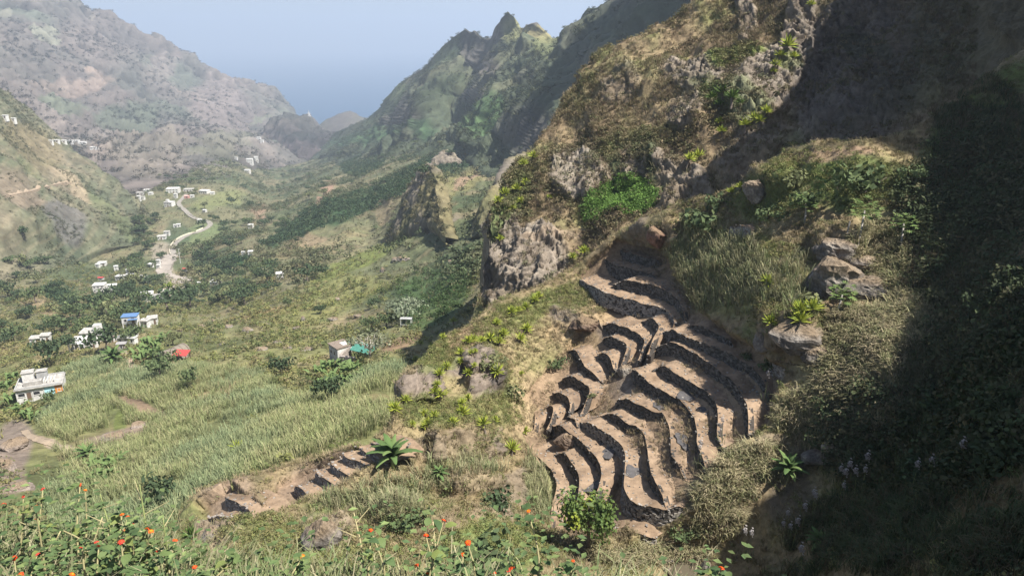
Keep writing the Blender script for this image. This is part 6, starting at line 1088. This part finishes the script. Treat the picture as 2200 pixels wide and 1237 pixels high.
PLANTS = [  # flower pixels, root pixel, label
 ([(8, 1082), (50, 1066)], (20, 1290), 'flowering shrub at the far left with two bright orange heads'), ([(92, 1050), (76, 1088)], (105, 1300), 'flowering shrub left of the tall stalk with red orange heads'), ([(172, 1041), (183, 1052)], (175, 1270), 'tallest flowering stem with a red and a yellow orange head close together'),
 ([(262, 1105), (275, 1109)], (262, 1300), 'flowering shrub with a pair of small red heads'), ([(285, 1126), (267, 1140), (78, 1115)], (292, 1290), 'flowering shrub with one big red and yellow head'), ([(316, 1135), (324, 1140)], (330, 1300), 'flowering shrub with two red heads side by side'), ([(376, 1160), (340, 1185)], (378, 1320), 'flowering shrub at the end of the bank with yellow orange head'), ([(276, 1165), (260, 1163)], (272, 1330), 'flowering shrub with an orange head above broad leaves'), ([(212, 1172), (207, 1164), (176, 1175)], (205, 1340), 'flowering shrub with three loose orange red heads'),
 ([(80, 1190), (30, 1198)], (60, 1350), 'flowering shrub in the dark leaves with a drooping red head'), ([(44, 1234), (155, 1233)], (95, 1400), 'flowering shrub cut by the lower edge with bright orange heads'), ([(418, 1217), (505, 1200)], (450, 1350), 'low flowering shrub right of the leafy bank'), ([(650, 1195)], (655, 1350), 'thin flowering stem in front of the big gully rock'),
 ([(797, 1138), (798, 1148)], (800, 1350), 'flowering shrub with a double red head before the dry gully'), ([(915, 1149), (953, 1117), (895, 1214)], (900, 1360), 'flowering shrub with three spaced orange heads'), ([(1005, 1165), (995, 1190), (920, 1230)], (985, 1360), 'flowering shrub with vivid orange heads under the grey green shrub'), ([(1135, 1097)], (1120, 1360), 'very tall thin stem with one red orange head'), ([(1090, 1222), (1060, 1230), (1100, 1219)], (1090, 1380), 'small flowering shrub with three heads at the lower edge'), ([(1230, 1205)], (1245, 1380), 'leafy yellow green shrub in front of the tree trunk'), ([(1535, 1228), (1550, 1220)], (1545, 1420), 'small flowering shrub beside the pool with tiny heads')]
LSTEM = mat_flat('lantana_stem', (.30, .27, .14), .8, .25, 20); nleaf = 0
for pi, (fl, root, lab) in enumerate(PLANTS):
    h = hit(*root); P0 = np.array(h[0]); t = thing('flower_shrub', lab, 'flowering shrub', tuple(P0), 0, 'orange flowered shrubs on the bank'); rs = []
    VV, FF, k = [], [], 0
    for fx, fy in fl:
        top = ray(fx, fy, h[2] * rng.uniform(.97, 1.06)) - P0; mid = top * .5 + np.array([rng.normal(0, .05), rng.normal(0, .05), .05]); curve = catmull([(0, 0, -.05), mid, top], 6)
        MB().tube(curve, np.linspace(.011, .004, len(curve)), 5).build('stem', LSTEM, t, True); rs.append(curve)
        hd = link('flower_head', HEADS[rng.integers(3)], t, top, (rng.normal(.35, .2), rng.normal(0, .25), rng.uniform(0, 6)), rng.uniform(.014, .021))
    nl = 15
    for i in range(nl):
        c = rs[i % len(rs)]; p = c[rng.integers(4, len(c))] + rng.normal(0, .03, 3); a = rng.uniform(0, 6.28); o = link('leaf', OV[rng.integers(4)], t, p, (rng.normal(0, .3), rng.uniform(-.2, .5), a), rng.uniform(.05, .10))
    # the small inner leaves, too many to pick apart
    n = 110; pts = np.array([rs[q % len(rs)][rng.integers(2, len(rs[0]))] for q in range(n)]) + rng.normal(0, .12, (n, 3)); V1 = np.array([(0, 0, 0), (.5, -.32, .05), (1, 0, -.06), (.5, .32, .05)]); F1 = np.array([(0, 1, 2), (0, 2, 3)])
    Vv, Ff, Tt = place_soup([(V1, F1)], pts, rng.uniform(.035, .07, n), rng.uniform(0, 6.28, n), pal(n, [C(.10, .155, .05), C(.16, .21, .065), C(.07, .115, .042)]), rng.normal(0, .3, (n, 2)))
    tag(mesh_np('small_leaves', Vv, Ff, False, LEAF2, Tt, t), kind='stuff')
# long dry stalks
STRAW = mat_flat('dry_stalk', (.40, .35, .19), .8, .2, 10)
for i, (x0, y0, x1, y1, lab) in enumerate([(118, 1236, 72, 1085, 'pale green stalk leaning left through the orange flowers'), (258, 1236, 215, 1060, 'long thin green stalk rising behind the flower shrubs'), (316, 1195, 300, 1040, 'upright dark stalk at the right of the flowers'), (140, 1200, 220, 1110, 'dry pale stalk leaning right across the leaves'), (40, 1236, 130, 1140, 'dry bent stalk in the lower left corner'), (352, 1190, 350, 1110, 'short grey stalk at the end of the bank'), (780, 1200, 760, 1100, 'dry tufted stalk before the gully rocks'), (925, 1200, 930, 1120, 'dry grass stalk beside the red flower heads')]):
    h = hit(x0, max(y0, 1240) + 60); d = h[2]; P0 = np.array(h[0]); P1 = ray(x1, y1, d); T_ = P1 - P0; t = thing('dry_stalk', lab, 'stalk', tuple(P0), 0, 'tall stalks on the bank')
    MB().tube(catmull([(0, 0, -.05), T_ * .5 + np.array([.03, 0, .02]), T_], 6), np.linspace(.010, .004, 13), 5).build('shaft', STRAW if i in (3, 4, 6, 7) else STEMG, t, True)
    mb = MB()
    for k in range(5): f = .35 + .13 * k; q = T_ * f; e = q + np.array([rng.normal(0, .10), rng.normal(0, .05), rng.uniform(.03, .10)]); mb.tube([q, e], [.004, .002], 4)
    tag(mb.build('side_twigs', STRAW, t), kind='stuff')
# ------------------------------------------------------------------ haze
hm = bpy.data.materials.new('haze_air'); hm.use_nodes = True; nt = hm.node_tree; nt.nodes.clear()
pv = nt.nodes.new('ShaderNodeVolumePrincipled'); pv.inputs['Density Attribute'].default_value = ''; pv.inputs['Color Attribute'].default_value = ''; pv.inputs['Temperature Attribute'].default_value = ''
pv.inputs['Color'].default_value = (.57, .66, .79, 1); pv.inputs['Density'].default_value = HAZE_DENSITY; pv.inputs['Anisotropy'].default_value = .15
ho = nt.nodes.new('ShaderNodeOutputMaterial'); nt.links.new(pv.outputs[0], ho.inputs['Volume'])
try: hm.cycles.homogeneous_volume = True
except Exception: pass
x0, x1, y0, y1, z0, z1 = -19500, 19500, -700, 21500, -424, 520
V = [(x, y, z) for x in (x0, x1) for y in (y0, y1) for z in (z0, z1)]
hz = mesh_np('haze', V, BOXF, False, hm); tag(hz, kind='stuff')
print('objects', len(bpy.data.objects), 'polys', sum(len(o.data.polygons) for o in bpy.data.objects if o.type == 'MESH'))
